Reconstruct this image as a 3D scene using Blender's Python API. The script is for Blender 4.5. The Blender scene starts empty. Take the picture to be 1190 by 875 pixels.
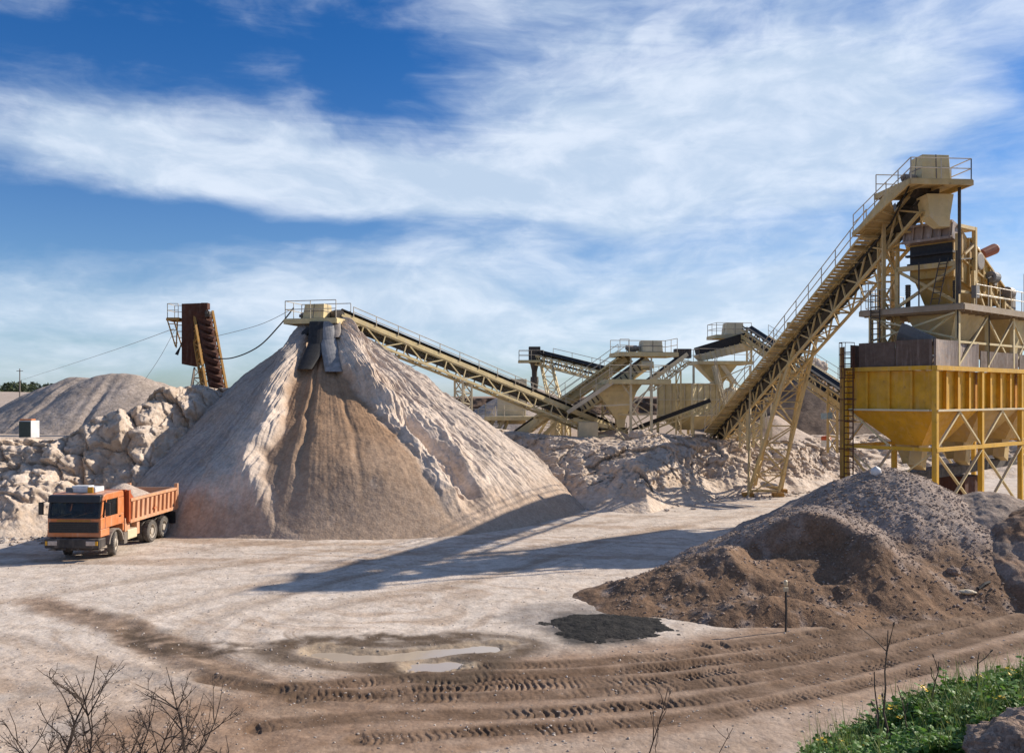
import bpy, math, random
import numpy as np
from mathutils import Vector, Matrix

random.seed(7)
R = math.radians
SC = bpy.context.scene
COL = SC.collection
EYE = 7.2            # eye height over the yard, metres
FPX, CX, HY = 1030.0, 595.0, 460.0   # measured on the photograph: focal length, centre column, horizon row


def PT(px, py, Y):
    """measured position -> metres, for something standing Y metres away"""
    return Vector(((px - CX) / FPX * Y, Y, EYE - (py - HY) / FPX * Y))


def GP(px, py, z=0.0):
    Y = (EYE - z) * FPX / (py - HY)
    return ((px - CX) / FPX * Y, Y)


# ------------------------------------------------------------------ noise
_rs = np.random.RandomState(11)
_perm = np.concatenate([_rs.permutation(256)] * 3).astype(np.int32)
_g = _rs.normal(size=(256, 3))
_g /= np.linalg.norm(_g, axis=1)[:, None]
_g = _g.astype(np.float32)


def perlin(x, y, z=0.0):
    x = np.asarray(x, np.float32); y = np.asarray(y, np.float32)
    x, y, z = np.broadcast_arrays(x, y, np.float32(z))
    xi = np.floor(x); yi = np.floor(y); zi = np.floor(z)
    xf = x - xi; yf = y - yi; zf = z - zi
    xi = xi.astype(np.int32) & 255; yi = yi.astype(np.int32) & 255; zi = zi.astype(np.int32) & 255
    u = xf ** 3 * (xf * (xf * 6 - 15) + 10); v = yf ** 3 * (yf * (yf * 6 - 15) + 10); w = zf ** 3 * (zf * (zf * 6 - 15) + 10)

    def gr(dx, dy, dz):
        h = _perm[_perm[_perm[(xi + dx) & 255] + ((yi + dy) & 255)] + ((zi + dz) & 255)]
        g = _g[h]
        return g[..., 0] * (xf - dx) + g[..., 1] * (yf - dy) + g[..., 2] * (zf - dz)
    a = gr(0, 0, 0) * (1 - u) + gr(1, 0, 0) * u
    b = gr(0, 1, 0) * (1 - u) + gr(1, 1, 0) * u
    r0 = a * (1 - v) + b * v
    if not np.any(z):
        return r0 * 1.5
    a = gr(0, 0, 1) * (1 - u) + gr(1, 0, 1) * u
    b = gr(0, 1, 1) * (1 - u) + gr(1, 1, 1) * u
    return (r0 * (1 - w) + (a * (1 - v) + b * v) * w) * 1.5


def fbm(x, y, z=0.0, o=4, g=0.5):
    s = 0; a = 1.0; f = 1.0; t = 0
    for i in range(o):
        s = s + a * perlin(x * f + i * 17.3, y * f - i * 9.1, z * f if np.any(z) else 0.0); t += a; a *= g; f *= 2.03
    return s / t


def ridged(x, y, z=0.0, o=4):
    s = 0; a = 1.0; f = 1.0; t = 0
    for i in range(o):
        s = s + a * (1 - np.abs(perlin(x * f + i * 7.7, y * f + i * 3.1, z * f if np.any(z) else 0.0)) * 2); t += a; a *= 0.5; f *= 2.1
    return s / t


def facets(x, y, z, seed=0):
    """fractured rock: every cell carries its own tilted plane; returns the plane height and the distance to the nearest crack"""
    x = np.asarray(x, np.float32); y = np.asarray(y, np.float32); z = np.asarray(z, np.float32)
    x, y, z = np.broadcast_arrays(x, y, z)
    xi = np.floor(x).astype(np.int32); yi = np.floor(y).astype(np.int32); zi = np.floor(z).astype(np.int32)
    f1 = np.full(x.shape, 9.0, np.float32); f2 = f1.copy(); val = np.zeros(x.shape, np.float32)
    for dx in (-1, 0, 1):
        for dy in (-1, 0, 1):
            for dz in (-1, 0, 1):
                h = _perm[_perm[_perm[(xi + dx) & 255] + ((yi + dy) & 255)] + ((zi + dz + seed) & 255)]
                j = _g[h]; k = _g[(h * 7 + 13) & 255]
                px = x - xi - dx - .5 - .48 * j[..., 0]; py = y - yi - dy - .5 - .48 * j[..., 1]; pz = z - zi - dz - .5 - .48 * j[..., 2]
                d = px * px + py * py + pz * pz
                v = .45 * k[..., 0] + .9 * (k[..., 1] * px + k[..., 2] * pz + .3 * k[..., 0] * py)
                n = d < f1
                f2 = np.where(n, f1, np.minimum(f2, d)); val = np.where(n, v, val); f1 = np.where(n, d, f1)
    return val, np.sqrt(f2) - np.sqrt(f1)


def sst(a, b, x):
    t = np.clip((x - a) / (b - a), 0, 1)
    return t * t * (3 - 2 * t)


def polydist(pts, x, y):
    """distance to a polyline and the length along it"""
    best = np.full(x.shape, 1e9, np.float32); al = np.zeros(x.shape, np.float32); L = 0.0
    for (x0, y0), (x1, y1) in zip(pts[:-1], pts[1:]):
        dx, dy = x1 - x0, y1 - y0; l2 = dx * dx + dy * dy
        t = np.clip(((x - x0) * dx + (y - y0) * dy) / l2, 0, 1)
        d = np.hypot(x - x0 - t * dx, y - y0 - t * dy)
        m = d < best
        best = np.where(m, d, best); al = np.where(m, L + t * math.sqrt(l2), al); L += math.sqrt(l2)
    return best, al


def smooth_line(pts, n=6):
    out = []
    P = [pts[0]] + list(pts) + [pts[-1]]
    for i in range(1, len(P) - 2):
        p0, p1, p2, p3 = [np.array(p, float) for p in P[i - 1:i + 3]]
        for k in range(n):
            t = k / n
            out.append(tuple(0.5 * (2 * p1 + (p2 - p0) * t + (2 * p0 - 5 * p1 + 4 * p2 - p3) * t * t + (3 * p1 - p0 - 3 * p2 + p3) * t ** 3)))
    out.append(tuple(pts[-1]))
    return out


# ------------------------------------------------------------------ materials
class NT:
    def __init__(s, name):
        s.m = bpy.data.materials.new(name); s.m.use_nodes = True
        s.t = s.m.node_tree; s.t.nodes.clear()
        s.out = s.n('ShaderNodeOutputMaterial'); s.b = s.n('ShaderNodeBsdfPrincipled')
        s.l(s.b.outputs[0], s.out.inputs[0])

    def n(s, typ, **kw):
        nd = s.t.nodes.new(typ)
        for k, v in kw.items(): setattr(nd, k, v)
        return nd

    def l(s, a, b): s.t.links.new(a, b)

    def put(s, sock, v):
        if hasattr(v, 'is_output'): s.l(v, sock)
        else: sock.default_value = v

    def math(s, op, a, b=0.0, clamp=False):
        nd = s.n('ShaderNodeMath', operation=op, use_clamp=clamp); s.put(nd.inputs[0], a); s.put(nd.inputs[1], b)
        return nd.outputs[0]

    def noise(s, co, scale, detail=4.0, rough=0.55, dist=0.0):
        nd = s.n('ShaderNodeTexNoise'); s.l(co, nd.inputs['Vector'])
        nd.inputs['Scale'].default_value = scale; nd.inputs['Detail'].default_value = detail
        nd.inputs['Roughness'].default_value = rough; nd.inputs['Distortion'].default_value = dist
        return nd.outputs['Fac']

    def vor(s, co, scale, feature='F1'):
        nd = s.n('ShaderNodeTexVoronoi', feature=feature); s.l(co, nd.inputs['Vector']); nd.inputs['Scale'].default_value = scale
        return nd

    def ramp(s, f, a, b, lo=0.0, hi=1.0):
        nd = s.n('ShaderNodeMapRange', interpolation_type='SMOOTHSTEP'); s.put(nd.inputs[0], f)
        nd.inputs[1].default_value = a; nd.inputs[2].default_value = b; nd.inputs[3].default_value = lo; nd.inputs[4].default_value = hi
        return nd.outputs[0]

    def mix(s, f, a, b, mode='MIX'):
        nd = s.n('ShaderNodeMix', data_type='RGBA', blend_type=mode, clamp_factor=True)
        s.put(nd.inputs[0], f)
        for i, c in ((6, a), (7, b)):
            if isinstance(c, tuple) and len(c) == 3: c = c + (1.0,)
            s.put(nd.inputs[i], c)
        return nd.outputs[2]

    def bump(s, h, strength, dist, prev=None):
        nd = s.n('ShaderNodeBump'); s.l(h, nd.inputs['Height']); nd.inputs['Strength'].default_value = strength
        nd.inputs['Distance'].default_value = dist
        if prev is not None: s.l(prev, nd.inputs['Normal'])
        return nd.outputs[0]

    def obj(s, sc=(1, 1, 1)):
        tc = s.n('ShaderNodeTexCoord'); mp = s.n('ShaderNodeMapping'); mp.inputs['Scale'].default_value = sc
        s.l(tc.outputs['Object'], mp.inputs[0]); return mp.outputs[0]

    def upz(s):
        g = s.n('ShaderNodeNewGeometry'); x = s.n('ShaderNodeSeparateXYZ'); s.l(g.outputs['Normal'], x.inputs[0])
        return x.outputs[2]


def dark(c, k): return tuple(v * k for v in c)


def paint(name, col, dust=0.5, rust=0.25, rough=0.6, dustcol=(0.48, 0.40, 0.33), metal=0.0, streak=0.3):
    """weathered industrial paint: blotches, rust patches, rain streaks, quarry dust on upward faces"""
    t = NT(name); co = t.obj()
    c = t.mix(t.ramp(t.noise(co, 1.3, 5, 0.6), 0.35, 0.7), dark(col, 0.78), col)
    st = t.noise(t.obj((5, 5, 0.5)), 1.0, 4, 0.6)
    c = t.mix(t.math('MULTIPLY', t.ramp(st, 0.5, 0.72), streak), c, dustcol)
    rn = t.ramp(t.noise(co, 2.7, 6, 0.65), 0.60, 0.70)
    c = t.mix(t.math('MULTIPLY', rn, rust), c, (0.10, 0.04, 0.017))
    up = t.ramp(t.upz(), 0.1, 0.85)
    dn = t.ramp(t.noise(co, 3.1, 5, 0.65), 0.25, 0.65)
    f = t.math('ADD', t.math('MULTIPLY', t.math('MULTIPLY', up, dn), dust), t.math('MULTIPLY', t.ramp(t.noise(co, 0.55, 4, 0.6), 0.4, 0.75), dust * 0.35), True)
    c = t.mix(f, c, dustcol)
    t.l(c, t.b.inputs['Base Color'])
    t.put(t.b.inputs['Roughness'], t.ramp(t.noise(co, 4.0, 3), 0.3, 0.7, rough - 0.12, min(1, rough + 0.2)))
    t.b.inputs['Metallic'].default_value = metal
    t.l(t.bump(t.noise(co, 9.0, 4, 0.6), 0.25, 0.02), t.b.inputs['Normal'])
    return t.m


def soil(name, c1, c2, c3, scale=0.6, grain=14.0, bump=0.6, attr=False, stone=0.5, streak=None, dist=0.06):
    """dry earth / crushed stone: broad tone patches, fine grain, small stones"""
    t = NT(name); co = t.obj()
    n1 = t.ramp(t.noise(co, scale, 6, 0.62, 0.4), 0.32, 0.68)
    n2 = t.ramp(t.noise(co, scale * 4.3, 5, 0.65), 0.4, 0.68)
    if attr:
        a = t.n('ShaderNodeVertexColor', layer_name='Soil')
        c = t.mix(1.0, a.outputs[0], t.mix(n1, c1, c2), 'MULTIPLY')
    else:
        c = t.mix(n1, c1, c2)
    c = t.mix(t.math('MULTIPLY', n2, 0.55), c, c3) if not attr else t.mix(t.math('MULTIPLY', n2, 0.8), c, t.mix(1.0, c, c3, 'MULTIPLY'))
    if streak:
        sn = t.noise(t.obj(streak), 1.0, 5, 0.6, 0.3)
        c = t.mix(t.math('MULTIPLY', t.ramp(sn, 0.45, 0.7), 0.5), c, dark(c1, 0.72) if not attr else t.mix(1.0, c, (0.75, 0.74, 0.73), 'MULTIPLY'))
    v = t.vor(co, grain); v2 = t.vor(co, grain * 0.37)
    sp = t.n('ShaderNodeSeparateColor'); t.l(v.outputs['Color'], sp.inputs[0])
    bw = t.ramp(sp.outputs[0], 0.0, 1.0, 0.62, 1.3)
    cb = t.n('ShaderNodeCombineColor'); [t.l(bw, cb.inputs[i]) for i in range(3)]
    c = t.mix(stone, c, t.mix(1.0, c, cb.outputs[0], 'MULTIPLY'))
    t.l(c, t.b.inputs['Base Color'])
    t.b.inputs['Roughness'].default_value = 0.95
    t.b.inputs['Specular IOR Level'].default_value = 0.2
    b1 = t.bump(t.noise(co, grain * 0.25, 6, 0.7), bump, dist * 2)
    b2 = t.bump(v2.outputs['Distance'], bump * 0.5, -dist, b1)
    b3 = t.bump(v.outputs['Distance'], bump * 0.7, -dist * 0.5, b2)
    t.l(b3, t.b.inputs['Normal'])
    return t.m


def plain(name, col, rough=0.7, metal=0.0, var=0.25, scale=6.0, spec=0.5):
    t = NT(name); co = t.obj()
    c = t.mix(t.ramp(t.noise(co, scale, 5, 0.6), 0.3, 0.7), dark(col, 1 - var), dark(col, 1 + var * 0.5))
    t.l(c, t.b.inputs['Base Color']); t.b.inputs['Roughness'].default_value = rough; t.b.inputs['Metallic'].default_value = metal
    t.b.inputs['Specular IOR Level'].default_value = spec
    t.l(t.bump(t.noise(co, scale * 4, 3), 0.15, 0.01), t.b.inputs['Normal'])
    return t.m


DUST = (0.50, 0.42, 0.35)
M = {}
M['cream'] = paint('cream_paint', (0.66, 0.53, 0.27), 0.55, 0.28, dustcol=DUST)
M['creamlt'] = paint('pale_cream_paint', (0.68, 0.58, 0.38), 0.5, 0.15, dustcol=DUST)
M['straw'] = paint('straw_paint', (0.58, 0.42, 0.175), 0.5, 0.55, dustcol=DUST)
M['yellow'] = paint('yellow_paint', (0.66, 0.34, 0.010), 0.4, 0.4, dustcol=(0.55, 0.36, 0.16), streak=0.3)
M['yellowpost'] = paint('yellow_post_paint', (0.66, 0.36, 0.014), 0.35, 0.35, dustcol=(0.55, 0.40, 0.22))
M['brown'] = paint('brown_plate', (0.115, 0.075, 0.055), 0.35, 0.5, 0.75, dustcol=(0.30, 0.23, 0.19), streak=0.5)
M['rust'] = paint('rusty_steel', (0.085, 0.028, 0.014), 0.15, 0.6, 0.85, dustcol=(0.2, 0.12, 0.08))
M['rustyel'] = paint('rusty_yellow', (0.42, 0.22, 0.05), 0.2, 0.9, 0.8, dustcol=(0.3, 0.2, 0.12))
M['rubber'] = plain('black_rubber', (0.018, 0.018, 0.02), 0.7, 0, 0.5)
M['belt'] = plain('conveyor_belt', (0.022, 0.021, 0.022), 0.8, 0, 0.4)
M['steel'] = paint('dusty_steel', (0.20, 0.17, 0.14), 0.6, 0.4, 0.6, dustcol=DUST)
M['grey'] = paint('grey_rubber_lining', (0.16, 0.165, 0.17), 0.7, 0.15, 0.7, dustcol=(0.36, 0.34, 0.33))
M['darkmetal'] = paint('dark_steel', (0.05, 0.042, 0.036), 0.35, 0.5, 0.7, dustcol=(0.3, 0.25, 0.2))
M['rail'] = paint('rail_paint', (0.55, 0.48, 0.36), 0.2, 0.3, 0.5)
M['white'] = paint('white_enamel', (0.72, 0.72, 0.72), 0.15, 0.1, 0.4)
M['orange'] = paint('orange_paint', (0.62, 0.20, 0.06), 0.6, 0.15, 0.45, dustcol=(0.55, 0.40, 0.32), streak=0.35)
M['orangebed'] = paint('faded_orange_paint', (0.62, 0.30, 0.15), 0.6, 0.2, 0.6, dustcol=(0.56, 0.42, 0.33), streak=0.5)
M['orangedk'] = paint('dark_orange_paint', (0.42, 0.085, 0.018), 0.25, 0.3, 0.6, dustcol=(0.45, 0.28, 0.2))
M['blackplastic'] = plain('black_plastic', (0.02, 0.02, 0.021), 0.45, 0, 0.3)
M['tyre'] = plain('dusty_tyre', (0.13, 0.115, 0.10), 0.95, 0, 0.45, 5.0)
M['rim'] = paint('dusty_rim', (0.45, 0.40, 0.33), 0.5, 0.2, 0.6)
M['lens'] = plain('lamp_lens', (0.5, 0.42, 0.36), 0.15, 0, 0.2)
M['amber'] = plain('amber_plastic', (0.65, 0.33, 0.02), 0.3, 0, 0.1)
g = NT('windscreen_glass'); g.b.inputs['Base Color'].default_value = (0.03, 0.034, 0.036, 1); g.b.inputs['Roughness'].default_value = 0.06
g.l(g.bump(g.noise(g.obj(), 1.2, 3), 0.1, 0.05), g.b.inputs['Normal']); tr_ = g.n('ShaderNodeBsdfTransparent'); tr_.inputs[0].default_value = (.55, .6, .6, 1)
ms_ = g.n('ShaderNodeMixShader'); g.l(g.ramp(g.noise(g.obj(), 3.0, 4), .3, .8, .35, .6), ms_.inputs[0]); g.l(tr_.outputs[0], ms_.inputs[1]); g.l(g.b.outputs[0], ms_.inputs[2]); g.l(ms_.outputs[0], g.out.inputs[0]); M['glass'] = g.m

M['ground'] = soil('yard_soil', (0.92, 0.92, 0.92), (1.06, 1.05, 1.04), (0.74, 0.70, 0.66), 0.35, 9.0, 0.4, attr=True, stone=0.28)
M['bank'] = soil('pale_rock', (0.52, 0.415, 0.325), (0.60, 0.505, 0.42), (0.40, 0.29, 0.20), 0.5, 5.0, 0.7, stone=0.25, dist=0.1, attr=False)
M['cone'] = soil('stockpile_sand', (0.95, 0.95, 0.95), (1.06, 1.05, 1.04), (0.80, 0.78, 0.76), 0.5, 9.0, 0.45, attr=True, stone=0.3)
M['greypile'] = soil('grey_gravel', (0.33, 0.27, 0.225), (0.42, 0.35, 0.30), (0.27, 0.22, 0.185), 0.3, 6.0, 0.6, stone=0.5)
M['darkpile'] = soil('dark_gravel', (0.15, 0.105, 0.078), (0.19, 0.14, 0.105), (0.11, 0.08, 0.06), 0.3, 5.0, 0.6, stone=0.5)
M['mound'] = soil('brown_gravel', (0.9, 0.9, 0.9), (1.1, 1.08, 1.06), (0.72, 0.68, 0.65), 0.9, 19.0, 0.5, attr=True, stone=0.5, dist=.045)
M['load'] = soil('load_sand', (0.42, 0.33, 0.27), (0.5, 0.41, 0.34), (0.36, 0.28, 0.22), 0.8, 14.0, 0.4, stone=0.4)
M['cliff'] = soil('far_cliff_rock', (0.10, 0.065, 0.045), (0.16, 0.105, 0.075), (0.07, 0.045, 0.032), 0.12, 0.8, 0.8, stone=0.4, dist=0.5)
M['tar'] = soil('black_wet_grit', (0.012, 0.012, 0.012), (0.03, 0.028, 0.026), (0.05, 0.045, 0.04), 1.2, 12.0, 0.7, stone=0.6)
M['stonepale'] = soil('loose_stone', (0.40, 0.34, 0.29), (0.52, 0.46, 0.41), (0.28, 0.22, 0.18), 0.7, 10.0, 0.5, stone=0.4)
M['stonebrown'] = soil('loose_brown_stone', (0.26, 0.19, 0.145), (0.36, 0.28, 0.23), (0.17, 0.12, 0.09), 0.7, 10.0, 0.5, stone=0.5)
M['rockcorner'] = soil('crumbly_rock', (0.30, 0.21, 0.155), (0.42, 0.33, 0.27), (0.2, 0.13, 0.09), 2.0, 22.0, 0.9, stone=0.6)


# ------------------------------------------------------------------ mesh building
ROOTM = {}


def root_of(o):
    while o.parent is not None: o = o.parent
    return o


def tag(o, label=None, cat=None, group=None, kind=None):
    for k, v in (('label', label), ('category', cat), ('group', group), ('kind', kind)):
        if v: o[k] = v
    return o


def thing(name, label, cat, loc=(0, 0, 0), rotz=0.0, group=None):
    o = bpy.data.objects.new(name, None); COL.objects.link(o)
    o.empty_display_size = 0.3
    o.location = loc; o.rotation_euler = (0, 0, rotz)
    ROOTM[o.name] = (Matrix.Translation(Vector(loc)) @ Matrix.Rotation(rotz, 4, 'Z')).inverted()
    return tag(o, label, cat, group)


Z3 = Vector((0, 0, 1))


class MB:
    def __init__(s): s.v = []; s.f = []; s.k = []

    def add(s, vs, fs, m=0):
        b = len(s.v); s.v += [Vector(v) for v in vs]; s.f += [tuple(i + b for i in f) for f in fs]; s.k += [m] * len(fs)
        return s

    def box(s, c, d, rot=None, m=0):
        c = Vector(c); h = [x / 2 for x in d]
        vs = [Vector((x * h[0], y * h[1], z * h[2])) for x in (-1, 1) for y in (-1, 1) for z in (-1, 1)]
        if rot is not None: vs = [rot @ v for v in vs]
        return s.add([c + v for v in vs], [(0, 1, 3, 2), (4, 6, 7, 5), (0, 4, 5, 1), (2, 3, 7, 6), (0, 2, 6, 4), (1, 5, 7, 3)], m)

    def beam(s, p, q, w, h=None, up=Z3, m=0):
        p, q = Vector(p), Vector(q); h = h or w; d = (q - p)
        if d.length < 1e-5: return s
        d.normalize(); a = d.cross(up)
        if a.length < 1e-3: a = d.cross(Vector((1, 0, 0)))
        a.normalize(); b = a.cross(d)
        a = a * w / 2; b = b * h / 2
        vs = [p - a - b, p + a - b, p + a + b, p - a + b, q - a - b, q + a - b, q + a + b, q - a + b]
        return s.add(vs, [(0, 1, 2, 3), (7, 6, 5, 4), (0, 4, 5, 1), (1, 5, 6, 2), (2, 6, 7, 3), (3, 7, 4, 0)], m)

    def angle(s, p, q, w, up=Z3):
        """an L-section member"""
        p, q = Vector(p), Vector(q); d = (q - p)
        if d.length < 1e-5: return s
        d.normalize(); a = d.cross(up)
        if a.length < 1e-3: a = d.cross(Vector((1, 0, 0)))
        a.normalize(); b = a.cross(d)
        s.beam(p - b * w * .5, q - b * w * .5, w, w * .16, up)
        return s.beam(p - a * w * .42, q - a * w * .42, w * .16, w * .84, up)

    def tube(s, p, q, r, n=6, r2=None, m=0, cap=True):
        return s.path([p, q], [r, r if r2 is None else r2], n, m, cap)

    def path(s, pts, r, n=5, m=0, cap=True):
        pts = [Vector(p) for p in pts]; N = len(pts)
        rs = r if isinstance(r, (list, tuple)) else [r] * N
        vs = []; prev = None
        for i, p in enumerate(pts):
            d = pts[min(i + 1, N - 1)] - pts[max(i - 1, 0)]
            if d.length < 1e-7: d = Z3.copy()
            d.normalize()
            a = d.cross(prev) if prev is not None else d.cross(Z3)
            if prev is not None: a = prev - d * prev.dot(d)
            if a.length < 1e-4: a = d.cross(Vector((1, 0, 0)))
            a.normalize(); prev = a; b = d.cross(a)
            vs += [p + (a * math.cos(t) + b * math.sin(t)) * rs[i] for t in (2 * math.pi * k / n for k in range(n))]
        fs = [(i * n + k, i * n + (k + 1) % n, (i + 1) * n + (k + 1) % n, (i + 1) * n + k) for i in range(N - 1) for k in range(n)]
        if cap: fs += [tuple(range(n - 1, -1, -1)), tuple((N - 1) * n + k for k in range(n))]
        return s.add(vs, fs, m)

    def prism(s, poly, off, m=0):
        poly = [Vector(p) for p in poly]; off = Vector(off); n = len(poly)
        return s.add(poly + [p + off for p in poly], [tuple(range(n - 1, -1, -1)), tuple(range(n, 2 * n))] +
                     [(i, (i + 1) % n, n + (i + 1) % n, n + i) for i in range(n)], m)

    def plate(s, poly, t=0.02, m=0):
        poly = [Vector(p) for p in poly]; nrm = (poly[1] - poly[0]).cross(poly[2] - poly[0]).normalized()
        return s.prism([p - nrm * t / 2 for p in poly], nrm * t, m)

    def loft(s, A, B, cap=True, m=0):
        n = len(A)
        fs = [(i, (i + 1) % n, n + (i + 1) % n, n + i) for i in range(n)]
        if cap: fs += [tuple(range(n - 1, -1, -1)), tuple(range(n, 2 * n))]
        return s.add(list(A) + list(B), fs, m)

    def lathe(s, prof, c, axis, n=24, m=0, cap=True):
        """prof: (radius, offset along axis)"""
        axis = Vector(axis).normalized(); a = axis.cross(Z3)
        if a.length < 1e-3: a = Vector((1, 0, 0))
        a.normalize(); b = axis.cross(a); c = Vector(c); P = len(prof)
        vs = [c + axis * o + (a * math.cos(2 * math.pi * k / n) + b * math.sin(2 * math.pi * k / n)) * r for (r, o) in prof for k in range(n)]
        fs = [(i * n + k, i * n + (k + 1) % n, (i + 1) * n + (k + 1) % n, (i + 1) * n + k) for i in range(P - 1) for k in range(n)]
        if cap: fs += [tuple(range(n - 1, -1, -1)), tuple((P - 1) * n + k for k in range(n))]
        return s.add(vs, fs, m)

    def lattice(s, a0, a1, b0, b1, n, w, battens=True, cross=False):
        """web members between chord a0-a1 and chord b0-b1"""
        a0, a1, b0, b1 = map(Vector, (a0, a1, b0, b1))
        for i in range(n):
            pa, qa = a0.lerp(a1, i / n), a0.lerp(a1, (i + 1) / n); pb, qb = b0.lerp(b1, i / n), b0.lerp(b1, (i + 1) / n)
            if i % 2 or cross: s.beam(pa, qb, w)
            if not i % 2 or cross: s.beam(pb, qa, w * 0.98)
            if battens and i: s.beam(pa, pb, w * .96)
        return s

    def rail(s, pts, h=1.05, sp=1.5, r=0.028):
        pts = [Vector(p) for p in pts]
        for p, q in zip(pts[:-1], pts[1:]):
            L = (q - p).length; n = max(1, round(L / sp))
            for i in range(n + 1):
                b = p.lerp(q, i / n); s.tube(b, b + Z3 * h, r, 5)
            for f in (1.0, 0.52): s.tube(p + Z3 * h * f, q + Z3 * h * f, r * .98, 5)
        return s

    def build(s, name, mat, parent=None, world=True, smooth=False, bevel=0.0, label=None):
        vs = s.v
        if parent is not None and world:
            mi = ROOTM[root_of(parent).name]; vs = [mi @ v for v in vs]
        me = bpy.data.meshes.new(name); me.from_pydata([tuple(v) for v in vs], [], s.f)
        for mm in (mat if isinstance(mat, (list, tuple)) else [mat]): me.materials.append(mm)
        if any(s.k): me.polygons.foreach_set('material_index', s.k)
        if smooth: me.polygons.foreach_set('use_smooth', [True] * len(me.polygons))
        o = bpy.data.objects.new(name, me); COL.objects.link(o)
        if parent is not None: o.parent = parent
        if bevel:
            b = o.modifiers.new('edge', 'BEVEL'); b.width = bevel; b.segments = 2; b.limit_method = 'ANGLE'
        if label: o['label'] = label
        return o


def npmesh(name, V, F, mat, col=None, smooth=True, parent=None):
    V = np.asarray(V, np.float32); F = np.asarray(F, np.int32)
    me = bpy.data.meshes.new(name); k = F.shape[1]
    me.vertices.add(len(V)); me.vertices.foreach_set('co', V.ravel())
    me.loops.add(F.size); me.loops.foreach_set('vertex_index', F.ravel())
    me.polygons.add(len(F)); me.polygons.foreach_set('loop_start', np.arange(0, F.size, k, dtype=np.int32))
    me.polygons.foreach_set('use_smooth', np.full(len(F), smooth))
    me.materials.append(mat); me.update(calc_edges=True); me.validate()
    if col is not None:
        a = me.color_attributes.new('Soil', 'FLOAT_COLOR', 'POINT')
        c = np.ones((len(V), 4), np.float32); c[:, :3] = col; a.data.foreach_set('color', c.ravel())
    o = bpy.data.objects.new(name, me); COL.objects.link(o)
    if parent is not None: o.parent = parent
    return o


def gridfaces(nu, nv, wrap=False):
    """vertex (i,j) is i*nv+j, i along u"""
    i = np.arange(nu if wrap else nu - 1)[:, None]; j = np.arange(nv - 1)[None, :]; i2 = (i + 1) % nu
    return np.stack([i * nv + j, i2 * nv + j, i2 * nv + j + 1, i * nv + j + 1], -1).reshape(-1, 4)


def copy_tree(o, parent=None):
    c = o.copy(); COL.objects.link(c)
    if parent is not None: c.parent = parent
    for ch in list(o.children): copy_tree(ch, c)
    return c


def lin(*rgb):
    return np.array([((v / 255 + 0.055) / 1.055) ** 2.4 if v > 10 else v / 255 / 12.92 for v in rgb], np.float32)
# ================================================================== ground
TOE = [(-400, 44), (-60, 44), (-33, 44.5), (-25.4, 44.8), (-21, 47), (-17, 54), (-8, 62), (0, 62), (3, 58), (5, 57.2), (8.5, 57), (11.5, 59.5), (14.3, 62.5), (21.5, 66), (27, 70), (45, 78), (80, 85), (400, 90)]
CREST = [(-400, 4.6), (-45, 4.6), (-32, 4.65), (-26, 4.6), (-24.6, 5.2), (-23.2, 6.1), (-22, 6.9), (-21.2, 7.6), (-20, 7.8), (-18, 7.4), (-12, 6), (0, 4.2), (5, 3.9), (9, 3.7), (11, 4.3), (13, 3.9), (20, 3.7), (27, 3.5), (400, 3.5)]
_tx, _ty = zip(*TOE); _cx, _cz = zip(*CREST)


def toe_y(x): return np.interp(x, _tx, _ty)
def crest_z(x): return np.interp(x, _cx, _cz)


def plateau_z(x, y):
    return 3.45 + 0.75 * sst(-6, -16, x)


def bank_fore(x, y):
    """the bank the photographer stands on"""
    left = 3.9 - 0.41 * (y - 7.0)
    right = 3.95 - 0.27 * (y - 8.0) + 0.27 * (np.minimum(x, 9.0) - 4.5)
    m = sst(1.6, 4.6, x - (y - 9) * 0.35)
    z = left * (1 - m) + (right - np.maximum(0, y - 11.2) * 0.55) * m
    z = np.minimum(z, 4.7)
    return z + 0.06 * fbm(x * 1.7, y * 1.7, 0.0, 4)


PUD = [smooth_line([GP(*p) for p in l]) for l in (
    [(372, 757), (420, 762), (470, 760), (520, 754), (572, 751)], [(494, 771), (512, 772), (522, 770)])]
RUTS = [smooth_line([GP(*p) for p in l]) for l in (
    [(345, 812), (500, 801), (650, 797), (800, 787), (950, 762), (1100, 728), (1230, 695)],
    [(330, 800), (480, 789), (640, 784), (800, 774), (950, 750), (1100, 718), (1230, 688)],
    [(300, 845), (420, 834), (560, 830), (700, 824), (850, 809), (1000, 776), (1230, 715)],
    [(420, 860), (560, 850), (720, 842), (860, 826), (1010, 792), (1230, 738)],
    [(470, 777), (600, 774), (700, 770), (820, 758), (940, 742), (1060, 720)],
    [(240, 790), (350, 806), (500, 812), (680, 806), (850, 792), (1000, 766), (1230, 708)],
    [(500, 792), (640, 789), (800, 772), (960, 757), (1120, 724)],
    [(815, 751), (900, 743), (980, 731), (1060, 717), (1190, 696)])]
SOFT = [smooth_line([GP(*p) for p in l]) for l in (
    [(680, 598), (560, 612), (400, 637), (200, 668), (0, 700)],
    [(760, 600), (600, 622), (440, 648), (260, 690), (150, 722), (190, 770), (310, 806), (420, 826)],
    [(800, 612), (640, 634), (480, 655), (300, 700), (215, 735), (270, 772), (400, 795), (560, 790)],
    [(880, 595), (720, 625), (560, 672), (380, 705), (290, 735), (330, 765), (470, 780)],
    [(55, 705), (110, 716), (165, 735), (240, 765), (320, 800)],
    [(0, 655), (200, 640), (420, 622), (600, 602)], [(0, 740), (120, 775), (240, 820), (330, 875)], [(0, 800), (120, 830), (210, 875)])]
MUD = [smooth_line([GP(*p) for p in l]) for l in (
    [(150, 738), (190, 752), (240, 757), (320, 752), (400, 748), (460, 745)],
    [(55, 705), (110, 716), (165, 735), (185, 750)], [(380, 746), (460, 741), (540, 744), (600, 753)], [(200, 765), (290, 790), (345, 812)])]
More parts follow.
